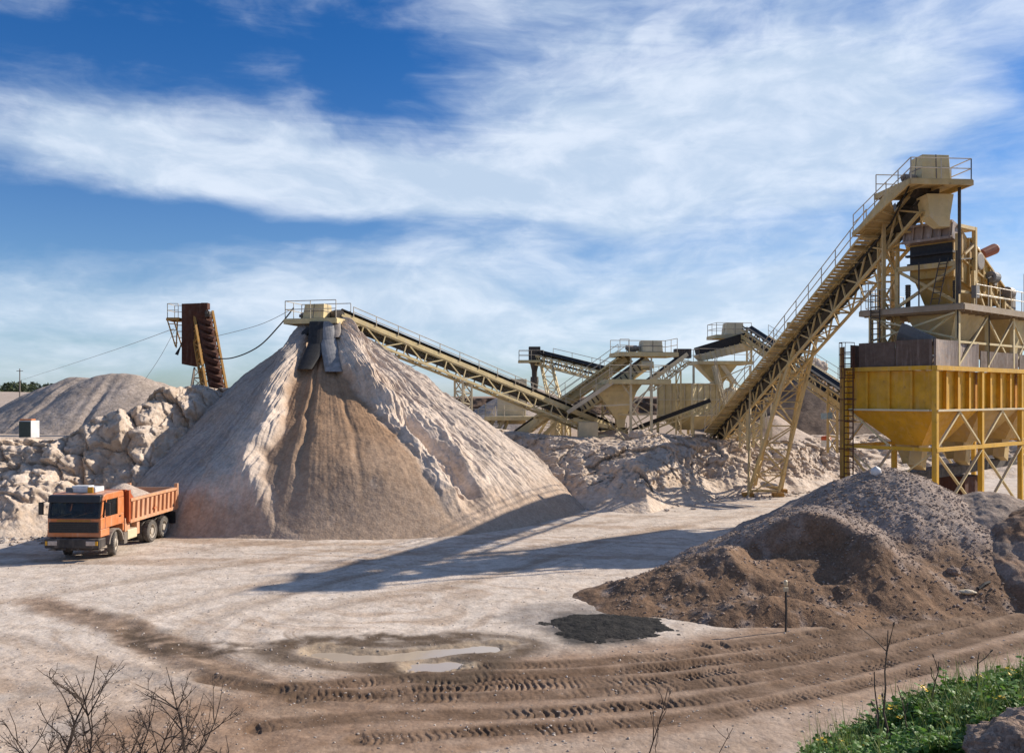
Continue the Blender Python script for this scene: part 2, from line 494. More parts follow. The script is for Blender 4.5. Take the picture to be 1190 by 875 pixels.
BLACKC = GP(668, 728)


def ground_height(x, y):
    r = np.hypot(x, y)
    near = 1 - sst(90, 200, r)
    z = (0.10 * fbm(x * .11, y * .11, 0.0, 3) + 0.035 * fbm(x * .7, y * .7, 3.3, 4) + 0.012 * fbm(x * 3, y * 3, 1.7, 3)) * near
    wob1 = fbm(x * .6, y * .6, 31.0, 3); wob2 = fbm(x * .6, y * .6, 33.0, 3); dep = 1.0 + .8 * fbm(x * .9, y * .9, 35.0, 3)
    for i, l in enumerate(RUTS):
        d, a = polydist(l, x + .22 * wob1, y + .22 * wob2)
        per = 0.17 + .02 * (i % 3) if i < 7 else 0.6; a = a + .05 * wob1
        jit = np.clip(.7 + 1.2 * perlin(np.floor(a / per) * .73, i * 3.3 + 0 * a, 2.5), 0, 1.3)
        cle = 0.5 + 0.5 * np.sign(np.sin(a * 2 * math.pi / (0.17 + .02 * (i % 3) if i < 7 else 0.6) + np.abs(d) * (9 if i < 7 else 2))) * 1.0
        brk = sst(-0.45, 0.1, perlin(a * .35, d * 0 + i * 7.7))
        w = sst(0.30, 0.22, d)
        z = z - w * dep * (0.018 + 0.035 * cle * brk * (.7 + .8 * (i in (0, 2, 7))) * jit) + 0.014 * np.exp(-((d - 0.42) / 0.12) ** 2) * (0.5 + 0.5 * brk)
    for l in SOFT:
        d, a = polydist(l, x, y)
        z = z - 0.022 * np.exp(-(d / 0.28) ** 2) + 0.012 * np.exp(-((d - 0.55) / 0.2) ** 2)
    for l in PUD:
        d, a = polydist(l, x, y)
        d = d + 0.25 * fbm(x * 1.3, y * 1.3, 8.8, 3)
        z = z - 0.16 * sst(0.66, 0.1, d)
    # plateau behind the bank
    ty = toe_y(x)
    z = np.where(y > ty + 5, z * 0.4, z) + plateau_z(x, y) * sst(ty + 5.2, ty + 8.5, y)
    b = bank_fore(x, y)
    inb = y < 19
    z = np.where(inb, np.maximum(z, b), z)
    z = np.where(r < 4.5, np.minimum(z, 5.0), z)
    return z


def road_mask(x, y):
    road = smooth_line([GP(*p) for p in [(250, 872), (420, 835), (600, 808), (760, 795), (900, 775), (1050, 742), (1260, 700)]])
    d, a = polydist(road, x, y)
    d = d + 0.9 * fbm(x * .35, y * .35, 5.5, 4)
    c_ = smooth_line([GP(*p) for p in [(40, 700), (120, 722), (180, 748), (260, 782), (360, 818), (520, 838)]])
    d2, a2 = polydist(c_, x, y)
    d2 = d2 + 0.5 * fbm(x * .8, y * .8, 6.5, 4)
    e_ = smooth_line([GP(*p) for p in [(330, 880), (600, 862), (860, 848), (1000, 815), (1230, 745)]])
    d3, a3 = polydist(e_, x, y)
    d3 = d3 + 0.7 * fbm(x * .5, y * .5, 16.5, 4)
    return np.maximum(np.maximum(sst(4.2, 2.6, d), .75 * sst(1.9, .9, d3)), .8 * sst(1.0, .4, d2))


def build_ground():
    az = np.concatenate([np.arange(-180, -38, 4.0), np.arange(-38, 38, 0.058), np.arange(38, 180, 4.0)])
    az = np.radians(az)
    r = np.concatenate([[0.3], np.linspace(1.5, 8, 40), np.linspace(8, 16, 120)[1:], 1 / np.linspace(1 / 16, 1 / 120, 470)[1:], np.geomspace(120, 5000, 40)[1:]])
    A, Rr = np.meshgrid(az, r, indexing='ij')
    x = (np.sin(A) * Rr).astype(np.float32); y = (np.cos(A) * Rr).astype(np.float32)
    z = ground_height(x, y)
    # soil colours
    n = fbm(x * .25, y * .25, 2.2, 4); n2 = fbm(x * 1.6, y * 1.6, 6.1, 3)
    pale = np.array([0.595, 0.515, 0.44]); tan = np.array([0.40, 0.295, 0.215]); brown = np.array([0.245, 0.155, 0.098]); mud = np.array([0.10, 0.07, 0.047])
    gryg = np.array([0.40, 0.37, 0.34])
    c = pale[None, None] + (0.03 * n)[..., None]

    def mixc(c, k, m): return c * (1 - m[..., None]) + np.asarray(k)[None, None] * m[..., None]
    # swirls left by wheels turning in the yard
    cx, cy = GP(470, 705)
    rr = np.hypot((x - cx) * 0.8, (y - cy)) + 3.2 * fbm(x * .12, y * .12, 9.9, 3)
    sw = perlin(rr * 1.9, np.arctan2(y - cy, x - cx) * .5, 4.4) * 0.7 + perlin(rr * 5.1, np.arctan2(y - cy, x - cx) * .7, 7.4) * 0.5
    c = mixc(c, tan, np.clip(sst(0.0, 0.5, sw) * 0.6 * sst(18, 8, rr) * sst(-.3, .2, fbm(x * .12, y * .2, 21.0, 3)) + 0.25 * sst(0.1, .5, n), 0, 1))
    far = perlin((y + 0.16 * x) * 1.1 + 2 * n, x * 0.05, 3.7) + .5 * perlin((y + 0.2 * x) * 3.1 + 2 * n, x * 0.06, 1.7)
    c = mixc(c, tan, 0.8 * sst(0.0, 0.5, far) * sst(33, 40, y) * sst(75, 60, y))
    for l in SOFT:
        d, a = polydist(l, x, y)
        br = 0.5 + 0.5 * perlin(a * .3, d * .8)
        c = mixc(c, tan * .86, np.exp(-(d / 0.5) ** 2) * 0.85 * br)
        c = mixc(c, pale * 1.06, np.exp(-((d - 1.0) / 0.3) ** 2) * 0.7 * br)
        fl = perlin(d * 5.5, a * .12, 2.9) * .6 + perlin(d * 13, a * .2, 7.9) * .5
        c = mixc(c, tan * .8, sst(.05, .5, fl) * sst(1.9, 1.2, d) * .7 * sst(-.3, .2, br - .4))
    left = sst(0, -6, x + (y - 20) * 0.2) * sst(27, 21, y)
    c = mixc(c, tan * 1.02, left * (0.55 + 0.3 * n2))
    c = mixc(c, gryg, left * sst(0.0, 0.4, fbm(x * .5, y * .5, 12.2, 3)) * 0.6)
    rd = road_mask(x, y)
    c = mixc(c, brown * 1.05 + 0.01, rd * (0.86 + 0.14 * n2))
    c = mixc(c, tan, rd * 0.5 * sst(0.05, 0.5, fbm(x * .4, y * .9, 14.4, 4)))
    for l in RUTS:
        d, a = polydist(l, x, y)
        c = mixc(c, brown * 0.55, sst(0.5, 0.2, d) * np.clip(0.78 + 0.9 * fbm(x * .8, y * .8, 51.0, 4), 0, 1))
    for i, l in enumerate(MUD):
        d, a = polydist(l, x, y)
        d = d + 0.75 * fbm(x * .9, y * .9, 4.1 + i, 4)
        c = mixc(c, mud, sst(0.95, 0.3, d) * (0.95 - 0.45 * (i in (1, 3))) * sst(-0.35, 0.2, n2))
    for l in PUD:
        d, a = polydist(l, x, y)
        d = d + 0.5 * fbm(x * .8, y * .8, 8.1, 3)
        c = mixc(c, mud * 1.1, np.exp(-((d - 1.15) / 0.5) ** 2) * 0.85)
        c = mixc(c, np.array([0.36, 0.28, 0.20]), sst(0.8, 0.55, d))
    d = np.hypot((x - GP(690, 729)[0]) / 1.5, (y - GP(700, 730)[1]) / 1.9) + 0.45 * fbm(x * .8, y * .8, 3.9, 4)
    c = mixc(c, (0.045, 0.042, 0.040), sst(1.35, 0.8, d) * 0.92)
    for l_ in range(1):
        dk = np.hypot((x - GP(655, 712)[0]) / 2.6, (y - GP(655, 716)[1]) / 2.2) + .5 * fbm(x * .6, y * 1.1, 13.9, 4)
        c = mixc(c, (0.20, 0.18, 0.17), sst(1.1, .6, dk) * .6)
    # bank in front: earth with grey stones
    ib = sst(0.25, 0.6, z) * sst(19, 17, y)
    c = mixc(c, np.array([0.28, 0.20, 0.145]), ib)
    c = mixc(c, np.array([0.20, 0.13, 0.09]), ib * sst(0, .5, n2))
    # plateau
    pl = sst(55, 75, y)
    c = mixc(c, np.array([0.40, 0.31, 0.24]), pl * sst(2, 3, z))
    c = mixc(c, np.array([0.30, 0.2, 0.14]), sst(150, 300, np.hypot(x, y)) * (0.8 + 0.2 * n))
    V = np.stack([x, y, z], -1).reshape(-1, 3)
    o = npmesh('ground', V, gridfaces(len(az), len(r))[:, ::-1], M['ground'], c.reshape(-1, 3))
    return tag(o, kind='structure')


build_ground()

# puddle water
t = NT('muddy_water'); t.b.inputs['Base Color'].default_value = (0.44, 0.36, 0.28, 1); t.b.inputs['Roughness'].default_value = 0.06
t.b.inputs['IOR'].default_value = 1.33; t.b.inputs['Specular IOR Level'].default_value = 0.9
t.l(t.bump(t.noise(t.obj(), 3.0, 3), 0.04, 0.02), t.b.inputs['Normal'])
for l in PUD:
    xs = [p[0] for p in l]; ys = [p[1] for p in l]
    mb = MB(); x0, x1, y0, y1 = min(xs) - 1.2, max(xs) + 1.2, min(ys) - 1.2, max(ys) + 1.2
    nn = 30
    gx, gy = np.meshgrid(np.linspace(x0, x1, nn), np.linspace(y0, y1, nn), indexing='ij')
    d, a = polydist(l, gx.astype(np.float32), gy.astype(np.float32))
    gz = float(np.median(ground_height(np.array(xs, np.float32), np.array(ys, np.float32)))) + 0.075
    F = gridfaces(nn, nn); keep = (d.ravel()[F] < 1.15).all(1)
    o = npmesh('puddle', np.stack([gx, gy, gx * 0 + gz], -1).reshape(-1, 3), F[keep], t.m)
    tag(o, kind='structure')


# ================================================================== rock bank
def build_bank():
    xs = np.concatenate([np.arange(-75, -34, 0.3), np.arange(-34, -15, 0.05), np.arange(-15, -3, 0.3), np.arange(-3, 30, 0.06), np.arange(30, 90, 0.4)]).astype(np.float32)
    nv = 190
    v = np.linspace(0, 1, nv).astype(np.float32)
    px = np.array([-1.2, 0.0, 1.6, 2.6, 3.5, 4.3, 6.0, 8.5, 13.0]); pz = np.array([-0.5, -0.02, 0.26, 0.50, 0.82, 0.98, 1.0, 0.98, 0.86])
    pv = np.array([0, 0.06, 0.24, 0.42, 0.62, 0.74, 0.84, 0.92, 1.0])
    X, Vv = np.meshgrid(xs, v, indexing='ij')
    H = crest_z(X)
    off = np.interp(v, pv, px)[None] * (0.55 + 0.45 * H / 4.0) * (1 + .8 * sst(-8, 0, X))
    zz = np.interp(v, pv, pz)[None] * H
    # spurs and coves along the foot
    cove = 1.5 * fbm(X * .16, X * 0, 6.6, 3) + 0.8 * perlin(X * .5, zz * 0.25, 2.2)
    Y = toe_y(X) + off + cove * sst(1.0, 0.55, Vv) * 1.1
    top = sst(0.98, 0.72, Vv)
    # heaped spur below the plant
    sp = np.exp(-((X - 7.6 - 2.2 * Vv) / 2.5) ** 2) * sst(1.0, 0.3, Vv)
    Y = Y - sp * 3.4 - 1.6 * np.exp(-((X - 12.8) / 1.6) ** 2) * sst(.8, .2, Vv)
    lump = fbm(X * .42, Y * .42, zz * .55, 3)
    blk = ridged(X * .8 + 3, Y * .8, zz * .9, 3)
    rill = np.abs(perlin(X * 1.1 + 0.9 * lump, zz * .3, 5.1)) * 2 * sst(-.3, .3, fbm(X * .2, zz * .2, 61.0, 2))
    fine = fbm(X * 2.3, Y * 2.3, zz * 2.3, 4)
    low = sst(0.05, 0.3, Vv)
    rgt = 1 - .4 * sst(-8, 0, X)
    wx = X + .5 * fbm(X * .7, Y * .7, zz * .7, 3); wz = zz + .35 * fbm(X * .8 + 9, Y * .8, zz * .8, 3)
    fa, ea = facets(wx * .36, Y * .36, wz * .42, 0); fb, eb = facets(wx * 1.15, Y * 1.15, wz * 1.3, 40); fc, ec = facets(wx * 3.1, Y * 3.1, wz * 3.4, 80)
    crack = .35 * sst(.10, 0, ea) + .14 * sst(.12, 0, eb)
    r_ = sst(-8, 0, X) * sst(16, 11, X) * .6 + sst(-8, 0, X) * .4
    hi_ = .18 + .82 * sst(.16, .42, Vv + .10 * fbm(X * .3, zz * .3, 71.0, 3))
    d = low * ((.85 + .0 * r_) * lump + hi_ * (1.0 - .45 * r_) * fa + hi_ * (.30 - .10 * r_) * fb + (.13 - .03 * r_) * fc - hi_ * (1 - .5 * r_) * crack + (.25 - .05 * r_) * rill * sst(.85, .4, Vv) + (.10 + .08 * r_) * fine)
    d = d * (0.25 + 0.75 * top)
    st = np.floor(fbm(X * .55, Y * .2, zz * .7 + 3, 2) * 5) / 5
    Y2 = Y - d * 0.9
    Z = zz + d * 0.42 + (1 - top) * 0.22 * fbm(X * .6, Y * .6, 9.2, 4)
    Z = Z + sst(0.15, 0.0, Vv) * 0
    Vt = np.stack([X, Y2, Z], -1).reshape(-1, 3)
    o = npmesh('rock_bank', Vt, gridfaces(len(xs), nv), M['bank'])
    tag(o, kind='structure')


build_bank()


# ================================================================== heaps
def heap_mesh(name, cx, cy, half, res, hfun, mat, colfun=None, cut=-0.15):
    n = int(half * 2 / res)
    gx, gy = np.meshgrid(np.linspace(cx - half, cx + half, n), np.linspace(cy - half, cy + half, n), indexing='ij')
    gx = gx.astype(np.float32); gy = gy.astype(np.float32)
    h, base = hfun(gx, gy)
    F = gridfaces(n, n); keep = (h.ravel()[F] > cut).any(1)
    F = F[keep]; used = np.unique(F); mp = np.full(n * n, -1); mp[used] = np.arange(len(used))
    V = np.stack([gx - cx, gy - cy, h + base], -1).reshape(-1, 3)[used]
    c = colfun(gx, gy, h).reshape(-1, 3)[used] if colfun else None
    o = npmesh(name, V, mp[F], mat, c); o.location = (cx, cy, 0)
    return o


def cone_at(x, y, cx, cy, h, slope, ex=1.0, ey=1.0, top=0.5):
    r = np.hypot((x - cx) / ex, (y - cy) / ey)
    return h - slope * (np.sqrt(r * r + top * top) - top)


def smax(a, b, k=0.35):
    h = np.clip(0.5 + 0.5 * (a - b) / k, 0, 1)
    return b * (1 - h) + a * h + k * h * (1 - h)


# --- the big cone under the stacker
CONE = (-12.4, 59.0); APEX = 12.2


def build_cone():
    nt, nr = 2200, 300
    th = np.linspace(0, 2 * math.pi, nt, endpoint=False)          # 0 = +X, clockwise-from-above toward the yard
    s = np.linspace(0, 1, nr) ** 0.9
    T, S = np.meshgrid(th, s, indexing='ij')
    T = T.astype(np.float32); S = S.astype(np.float32)
    ct, stn = np.cos(T), -np.sin(T)                                # theta grows toward the camera (-Y)
    Rb = 15.2 + 2.4 * sst(-0.2, 1, ct) - 0.7 * sst(0.2, 1, -stn) - 0.2 * sst(0.2, 1, -ct)
    Rb = Rb + 0.7 * fbm(ct * 1.7, stn * 1.7, 2.0, 3)
    h = APEX * (1 - S) ** 1.06 - 0.28 * S
    rad = Rb * (S + 0.03 * np.sin(S * math.pi))
    x = ct * rad; y = stn * rad
    ang = np.degrees(T)                                            # 90 = facing the camera
    wob = 5.0 * fbm(S * 5, T * 0, 1.1, 3) + 2.2 * perlin(S * 14, T * 9, 0.7)
    lo = np.interp(S, [0, .12, .27, .43, .6, .79, .94, 1], [50, 66, 67, 58, 55, 54, 51, 48]) + wob * .6
    hi = np.interp(S, [0, .12, .27, .53, .67, .81, .96, 1], [135, 110, 102, 95, 97, 92, 83, 80]) + 4 * fbm(S * 6, T * 0, 4.1, 3) + 1.5 * perlin(S * 15, T * 8, 2.7)
    aw = np.maximum(S * 15, .5) * math.pi / 180                     # metres per degree
    inside = np.minimum((ang - lo), (hi - ang)) * aw                # metres inside the fan
    fan = sst(-0.10, 0.22, inside)
    # crust: caked older sand standing above the fresh slide
    crum0 = 1.2 * fbm(x * .5, y * .5, h * .5, 3)
    rl = perlin(T * 22 + crum0, S * 1.6, 3.3) * .55 + perlin(T * 50 + crum0, S * 2.5, 6.3) * .3 + perlin(T * 110, S * 4, 8.3) * .15
    crum = fbm(x * .9, y * .9, h * .9, 4)
    drip = np.abs(perlin(T * 17 + 1.2 * crum, S * 2.6, 1.9))
    right = sst(66, 50, ang) * sst(-20, 5, ang) + sst(340, 350, ang)
    shade = sst(128, 150, ang)
    crust = 0.34 + 0.14 * crum + 0.36 * rl * (0.5 + 0.5 * S) + .40 * fbm(x * .25, y * .25, h * .2, 2) + right * (0.30 * ridged(T * 5 + .3 * crum, S * 3.0, 3.7, 3) - 0.26 * drip + .30 * crum * sst(.1, .5, fbm(x * .3, y * .3, h * .3 + 5, 2) + .1))
    crust = crust + 0.55 * np.exp(-((inside + 0.7) / 0.7) ** 2)     # lip along the slide
    fres = 0.10 * perlin(T * 6, S * 1.5, 9.1) + 0.015 * perlin(T * 60, S * 4, 4.7) + .16 * fbm(x * .3, y * .3, h * .3, 3) + 0.05 * fbm(x * 1.2, y * 1.2, h, 3)
    # gullies running down inside the fan, and a fanned foot
    for a0, wd, dp in ((85, 1.3, .14), (70, 1.0, .05)):
        g_ = ang - a0 - 2.5 * perlin(S * 6, T * 0 + a0)
        fres = fres - dp * np.exp(-(g_ / wd) ** 2) * sst(.1, .3, S) * sst(1.0, .6, S) + dp * .6 * np.exp(-((g_ - 2.6) / 2) ** 2) * sst(.1, .3, S)
    fres = fres + 0.9 * np.exp(-((S - .75) / .28) ** 2) * np.exp(-((ang - 72) / 26) ** 2)
    d = crust * (1 - fan) + fres * fan
    # eroded scarp low on the right
    e = (ang - 47 - 6 * fbm(S * 4, T * 0, 7.7, 3) + 8 * (S - .6)) * aw
    d = d - 0.95 * sst(0.9, 0.1, np.abs(e)) * sst(.42, .55, S) * sst(1.0, .8, S) + 0.3 * fbm(x * 1.6, y * 1.6, h * 1.6, 4) * np.exp(-(e / 1.6) ** 2) * sst(.35, .5, S)
    # toes: fallen lobes
    for a0, wd, s0, am in ((106, 7, .84, 1.0), (116, 6, .86, .7), (94, 6, .88, .6), (132, 12, .84, .6)):
        d = d + am * np.exp(-((ang - a0) / wd) ** 2) * np.exp(-((S - s0) / .11) ** 2)
    d = d * sst(0, 0.05, S) * (1 - .97 * sst(.70, .99, S))
    nx, nz = APEX / np.hypot(APEX, Rb), Rb / np.hypot(APEX, Rb)
    x = x + ct * nx * d; y = y + stn * nx * d; z = h + nz * d
    z = z + 0.05 * fbm(x * 2.5, y * 2.5, z * 2.5, 4) * (1 - .5 * fan)
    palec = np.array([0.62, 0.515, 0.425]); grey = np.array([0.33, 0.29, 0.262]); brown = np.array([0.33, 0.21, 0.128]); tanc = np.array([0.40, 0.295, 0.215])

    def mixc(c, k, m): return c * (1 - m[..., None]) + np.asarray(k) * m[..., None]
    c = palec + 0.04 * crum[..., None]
    c = mixc(c, grey, np.clip(sst(104, 116, ang + 6 * rl) * .8, 0, 1))  # left flank: its shade put into the sand colour as grey
    c = mixc(c, grey * .8, sst(.1, .5, perlin(T * 70, S * 2.5, 2.8)) * sst(106, 118, ang) * .8)  # darker streaks within that painted flank shade
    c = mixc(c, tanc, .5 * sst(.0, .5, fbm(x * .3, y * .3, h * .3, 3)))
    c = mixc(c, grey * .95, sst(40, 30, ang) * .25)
    fc = brown * (1 + 0.25 * fbm(x * .7, y * .7, h * .7, 4))[..., None]
    fc = mixc(fc, tanc, sst(.45, .95, S + .25 * fbm(x * .35, y * .35, h * .2, 3)) * .85)
    fc = mixc(fc, palec, sst(.25, .5, fbm(x * .8, y * .8, h * .8, 4)) * sst(.6, .8, S) * sst(88, 70, ang) * .7)
    fc = mixc(fc, brown * .7, sst(.2, .6, perlin(T * 34, S * 1.5, 1.2)) * .4)
    c = mixc(c, fc, sst(-.30, .40, inside + .35 * crum))
    c = mixc(c, tanc, sst(.78, .9, S + .1 * crum) * .8)
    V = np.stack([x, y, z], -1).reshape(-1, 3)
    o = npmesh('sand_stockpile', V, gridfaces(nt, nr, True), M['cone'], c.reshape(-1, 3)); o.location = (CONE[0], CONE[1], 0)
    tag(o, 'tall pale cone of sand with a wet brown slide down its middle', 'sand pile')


build_cone()


# --- dark gravel heaps on the near right
def mound_h(x, y):
    n = fbm(x * .55, y * .55, 3.1, 4); n2 = fbm(x * 1.9, y * 1.9, 5.7, 4); n3 = fbm(x * 6, y * 6, 2.3, 3)
    wx = x + .5 * n; wy = y + .5 * fbm(x * .5, y * .5, 8.2, 3)
    a = cone_at(wx, wy, 15.85, 37.5, 4.15, .58, 1.0, 1.0, 1.3)
    b = cone_at(wx, wy, 11.6, 34.0, 3.0, .56, 1.15, .9, .6)
    c = cone_at(wx, wy, 8.2, 31.8, 1.75, .50, 1.5, .8, .6)
    d = cone_at(wx, wy, 12.6, 31.6, 2.15, .66, 1.1, .8, .5)
    e = cone_at(wx, wy, 13.6, 31.0, .95, .42, 1.6, .7, .4)
    f = cone_at(wx, wy, 8.4, 28.6, .75, .45, 1.8, .6, .3)
    g_ = cone_at(wx, wy, 4.9, 29.8, .4, .36, 1.4, .8, .3)
    k = cone_at(wx, wy, 16.8, 33.6, 1.3, .45, 1.3, 1, .4)
    h = a
    for q in (b, c, d, e, f, g_, k): h = smax(h, q, .3)
    tor = sst(.3, 2.5, h)
    h = h + sst(-.1, .5, h) * (.13 * n + .085 * n2 + .03 * n3)
    # torn brown face where a loader dug in
    sc = np.hypot((wx - 10.2) / 2.4, (wy - 31.4) / 1.5)
    h = h - .55 * sst(1.1, .6, sc) * tor + .25 * np.exp(-((sc - 1.15) / .2) ** 2) * tor
    return h, ground_height(x, y) * 0 - .02


def mound_c(x, y, h):
    n = fbm(x * .6, y * .6, 7.3, 4); n2 = fbm(x * 1.7, y * 1.7, 1.3, 4)
    grey = np.array([.33, .265, .225]); brown = np.array([.205, .13, .082]); lt = np.array([.40, .33, .28])
    m = sst(2.2, 1.1, h + .9 * n) * sst(33.5, 32, y + n)
    m = np.clip(m * sst(-.35, .15, n2 + .25) + sst(1.3, .8, np.hypot((x - 10.2) / 2.6, (y - 31.2) / 1.8) + .3 * n), 0, 1)
    c = grey + .04 * n[..., None]
    c = c * (1 - m[..., None]) + brown * m[..., None]
    l = sst(.2, .55, fbm(x * .9, y * .9, 11.3, 4)) * .6
    return c * (1 - l[..., None]) + lt * l[..., None]


tag(heap_mesh('gravel_heap', 11.5, 32.5, 10.5, .05, mound_h, M['mound'], mound_c),
    'big brown and grey gravel heap with a torn face, nearest the rutted road', 'gravel heap')


def side_heap(cx, cy, h0, sl, seed):
    def hf(x, y):
        n = fbm(x * .6, y * .6, seed, 4)
        h = cone_at(x + .5 * n, y + .5 * n, cx, cy, h0, sl, 1.25, 1.0, .7)
        return h + sst(-.1, .5, h) * (.12 * n + .07 * fbm(x * 2.2, y * 2.2, seed + 2, 4) + .03 * fbm(x * 7, y * 7, seed + 4, 3)), gx0 - .02
    gx0 = 0.0
    return hf


def side_c(x, y, h):
    n = fbm(x * .8, y * .8, 17.3, 4)
    return np.array([.30, .24, .20]) * (1 + .3 * n)[..., None]


def side_c2(x, y, h):
    n = fbm(x * .8, y * .8, 27.3, 4); m = sst(-.1, .4, n + .2)[..., None]
    return np.array([.29, .23, .19]) * (1 - m) + np.array([.22, .13, .078]) * m


tag(heap_mesh('gravel_heap', 19.3, 36.0, 7, .06, side_heap(19.3, 36.0, 3.35, .56, 21.0), M['mound'], side_c),
    'smaller grey gravel heap in front of the yellow bin legs', 'gravel heap')
tag(heap_mesh('gravel_heap', 20.7, 33.9, 7, .06, side_heap(20.7, 33.9, 3.2, .66, 31.0), M['mound'], side_c2),
    'dark gravel heap cut off by the right edge of the photo', 'gravel heap')

# --- black wet heap at the foot of the gravel


def black_h(x, y):
    n = fbm(x * .9, y * .9, 41.0, 4)
    n4 = fbm(x * 2.2, y * 2.2, 48.0, 4)
    h = cone_at(x + .9 * n + .2 * n4, y + .7 * fbm(x * .7, y * .7, 45.0, 4), GP(708, 728)[0], GP(708, 728)[1], .10, .10, 1.25, 1.15, .5)
    return h + .045 * n4 + .02 * fbm(x * 7, y * 7, 44.0, 3), .012 + ground_height(x, y)


tag(heap_mesh('asphalt_heap', GP(692, 731)[0], GP(692, 731)[1], 4.2, .05, black_h, M['tar'], None, 0.0),
    'low black patch of wet asphalt grit beside the brown gravel heap', 'grit heap')


def ridge_heap(name, pts, slope, mat, label, cat, base, res=.2, seed=3.0, top=1.2, rill=.3):
    """a tipped heap whose ridge runs through pts (world x, y, z)"""
    pts = [Vector(p) for p in pts]
    cx = sum(p.x for p in pts) / len(pts); cy = sum(p.y for p in pts) / len(pts)
    hm = max(p.z for p in pts) - base
    half = hm / slope + max(max(abs(p.x - cx), abs(p.y - cy)) for p in pts) + 2

    def hf(x, y):
        n = fbm(x * .25, y * .25, seed, 4)
        best = np.full(x.shape, 1e9, np.float32); hz = np.zeros(x.shape, np.float32); al = np.zeros(x.shape, np.float32); L = 0
        for p, q in zip(pts[:-1], pts[1:]):
            dx, dy = q.x - p.x, q.y - p.y; l2 = dx * dx + dy * dy
            t = np.clip(((x - p.x) * dx + (y - p.y) * dy) / l2, 0, 1); dd = np.hypot(x - p.x - t * dx, y - p.y - t * dy)
            v = (p.z + (q.z - p.z) * t - base) - slope * (np.sqrt(dd * dd + top * top) - top)
            m = v > np.where(best > 1e8, -1e9, hz); hz = np.where(m, v, hz); best = np.where(m, dd, best); al = np.where(m, L + t * math.sqrt(l2), al); L += math.sqrt(l2)
        r = perlin(al * .55, best * .06, seed + 1) + .5 * perlin(al * 1.4, best * .1, seed + 2)
        return hz + (.35 * n + rill * r * sst(0, 3, best) + .1 * fbm(x * 1.1, y * 1.1, seed + 5, 4)) * sst(-.5, .5, hz), base + 0 * x
    return tag(heap_mesh(name, cx, cy, half, res, hf, mat, None, -.6), label, cat)


ridge_heap('gravel_stockpile', [PT(-60, 500, 84), PT(0, 484, 83), PT(45, 453, 80), PT(88, 438.5, 78), PT(106, 438.5, 77.6), PT(122, 435.5, 77), PT(154, 435.5, 77), PT(182, 445, 79), PT(212, 452, 83)], .66, M['greypile'],
           'wide grey gravel stockpile with rain gullies behind the rocky bank', 'gravel pile', 4.0, .14, 3.0, 1.0, .4)
ridge_heap('spoil_heap', [PT(905, 440, 97), PT(928, 428, 95), PT(945, 436, 95), PT(985, 452, 98), PT(1040, 455, 100)], .62, M['darkpile'],
           'dark brown spoil heap behind the lattice tower', 'spoil heap', 3.3, .25, 13.0, .8, .5)
ridge_heap('sand_heap', [PT(896, 484, 79), PT(900, 483, 79.5)], .62, M['load'],
           'small pale sand cone between the lattice tower and the dark spoil heap', 'sand heap', 3.3, .12, 23.0, .4, .1)
ridge_heap('gravel_stockpile', [PT(596, 455, 104), PT(625, 452, 106)], .6, M['greypile'],
           'grey gravel pile behind the cream crusher building', 'gravel pile', 3.2, .25, 33.0, .8, .3)
ridge_heap('sand_heap', [PT(700, 500, 73), PT(712, 499, 73)], .5, M['load'],
           'low sand heap at the foot of the screening station', 'sand heap', 3.2, .12, 43.0, .6, .1)


# --- loose stones: far too many to count
def stones(name, P, size, mat, label):
    P = np.asarray(P, np.float32); N = len(P)
    rs = np.random.RandomState(len(P))
    ico = np.array([(0, 0, 1), (.89, 0, .45), (.28, .85, .45), (-.72, .53, .45), (-.72, -.53, .45), (.28, -.85, .45), (.72, .53, -.45), (-.28, .85, -.45), (-.89, 0, -.45), (-.28, -.85, -.45), (.72, -.53, -.45), (0, 0, -1)], np.float32)
    f = np.array([(0, 1, 2), (0, 2, 3), (0, 3, 4), (0, 4, 5), (0, 5, 1), (1, 6, 2), (2, 7, 3), (3, 8, 4), (4, 9, 5), (5, 10, 1), (6, 7, 2), (7, 8, 3), (8, 9, 4), (9, 10, 5), (10, 6, 1), (6, 11, 7), (7, 11, 8), (8, 11, 9), (9, 11, 10), (10, 11, 6)], np.int32)
    sc = size[0] + (size[1] - size[0]) * rs.rand(N) ** 3
    a = rs.rand(N) * 6.28
    v = ico[None] * (1 + .5 * (rs.rand(N, 12, 1) - .5)) * (sc[:, None, None] * np.stack([.7 + .7 * rs.rand(N), .7 + .7 * rs.rand(N), .45 + .4 * rs.rand(N)], -1)[:, None])
    ca, sa = np.cos(a)[:, None], np.sin(a)[:, None]
    v = np.stack([v[..., 0] * ca - v[..., 1] * sa, v[..., 0] * sa + v[..., 1] * ca, v[..., 2]], -1) + P[:, None] + np.array([0, 0, .15]) * sc[:, None, None]
    F = (f[None] + (np.arange(N) * 12)[:, None, None]).reshape(-1, 3)
    o = npmesh(name, v.reshape(-1, 3), F, mat, None, False)
    return tag(o, label, 'stones', kind='stuff')


rs = np.random.RandomState(5)
# gravel on the heaps
x = rs.uniform(3.5, 21, 26000).astype(np.float32); y = rs.uniform(26.5, 38, 26000).astype(np.float32)
h, b = mound_h(x, y); ok = (h > .03)
brn = mound_c(x, y, h)[:, 2] < .12
ok &= ~(brn & (rs.rand(len(x)) < .75))
stones('gravel', np.stack([x, y, h + b], -1)[ok], (.012, .06), M['stonebrown'], 'loose brown grey stones strewn over the near gravel heap')
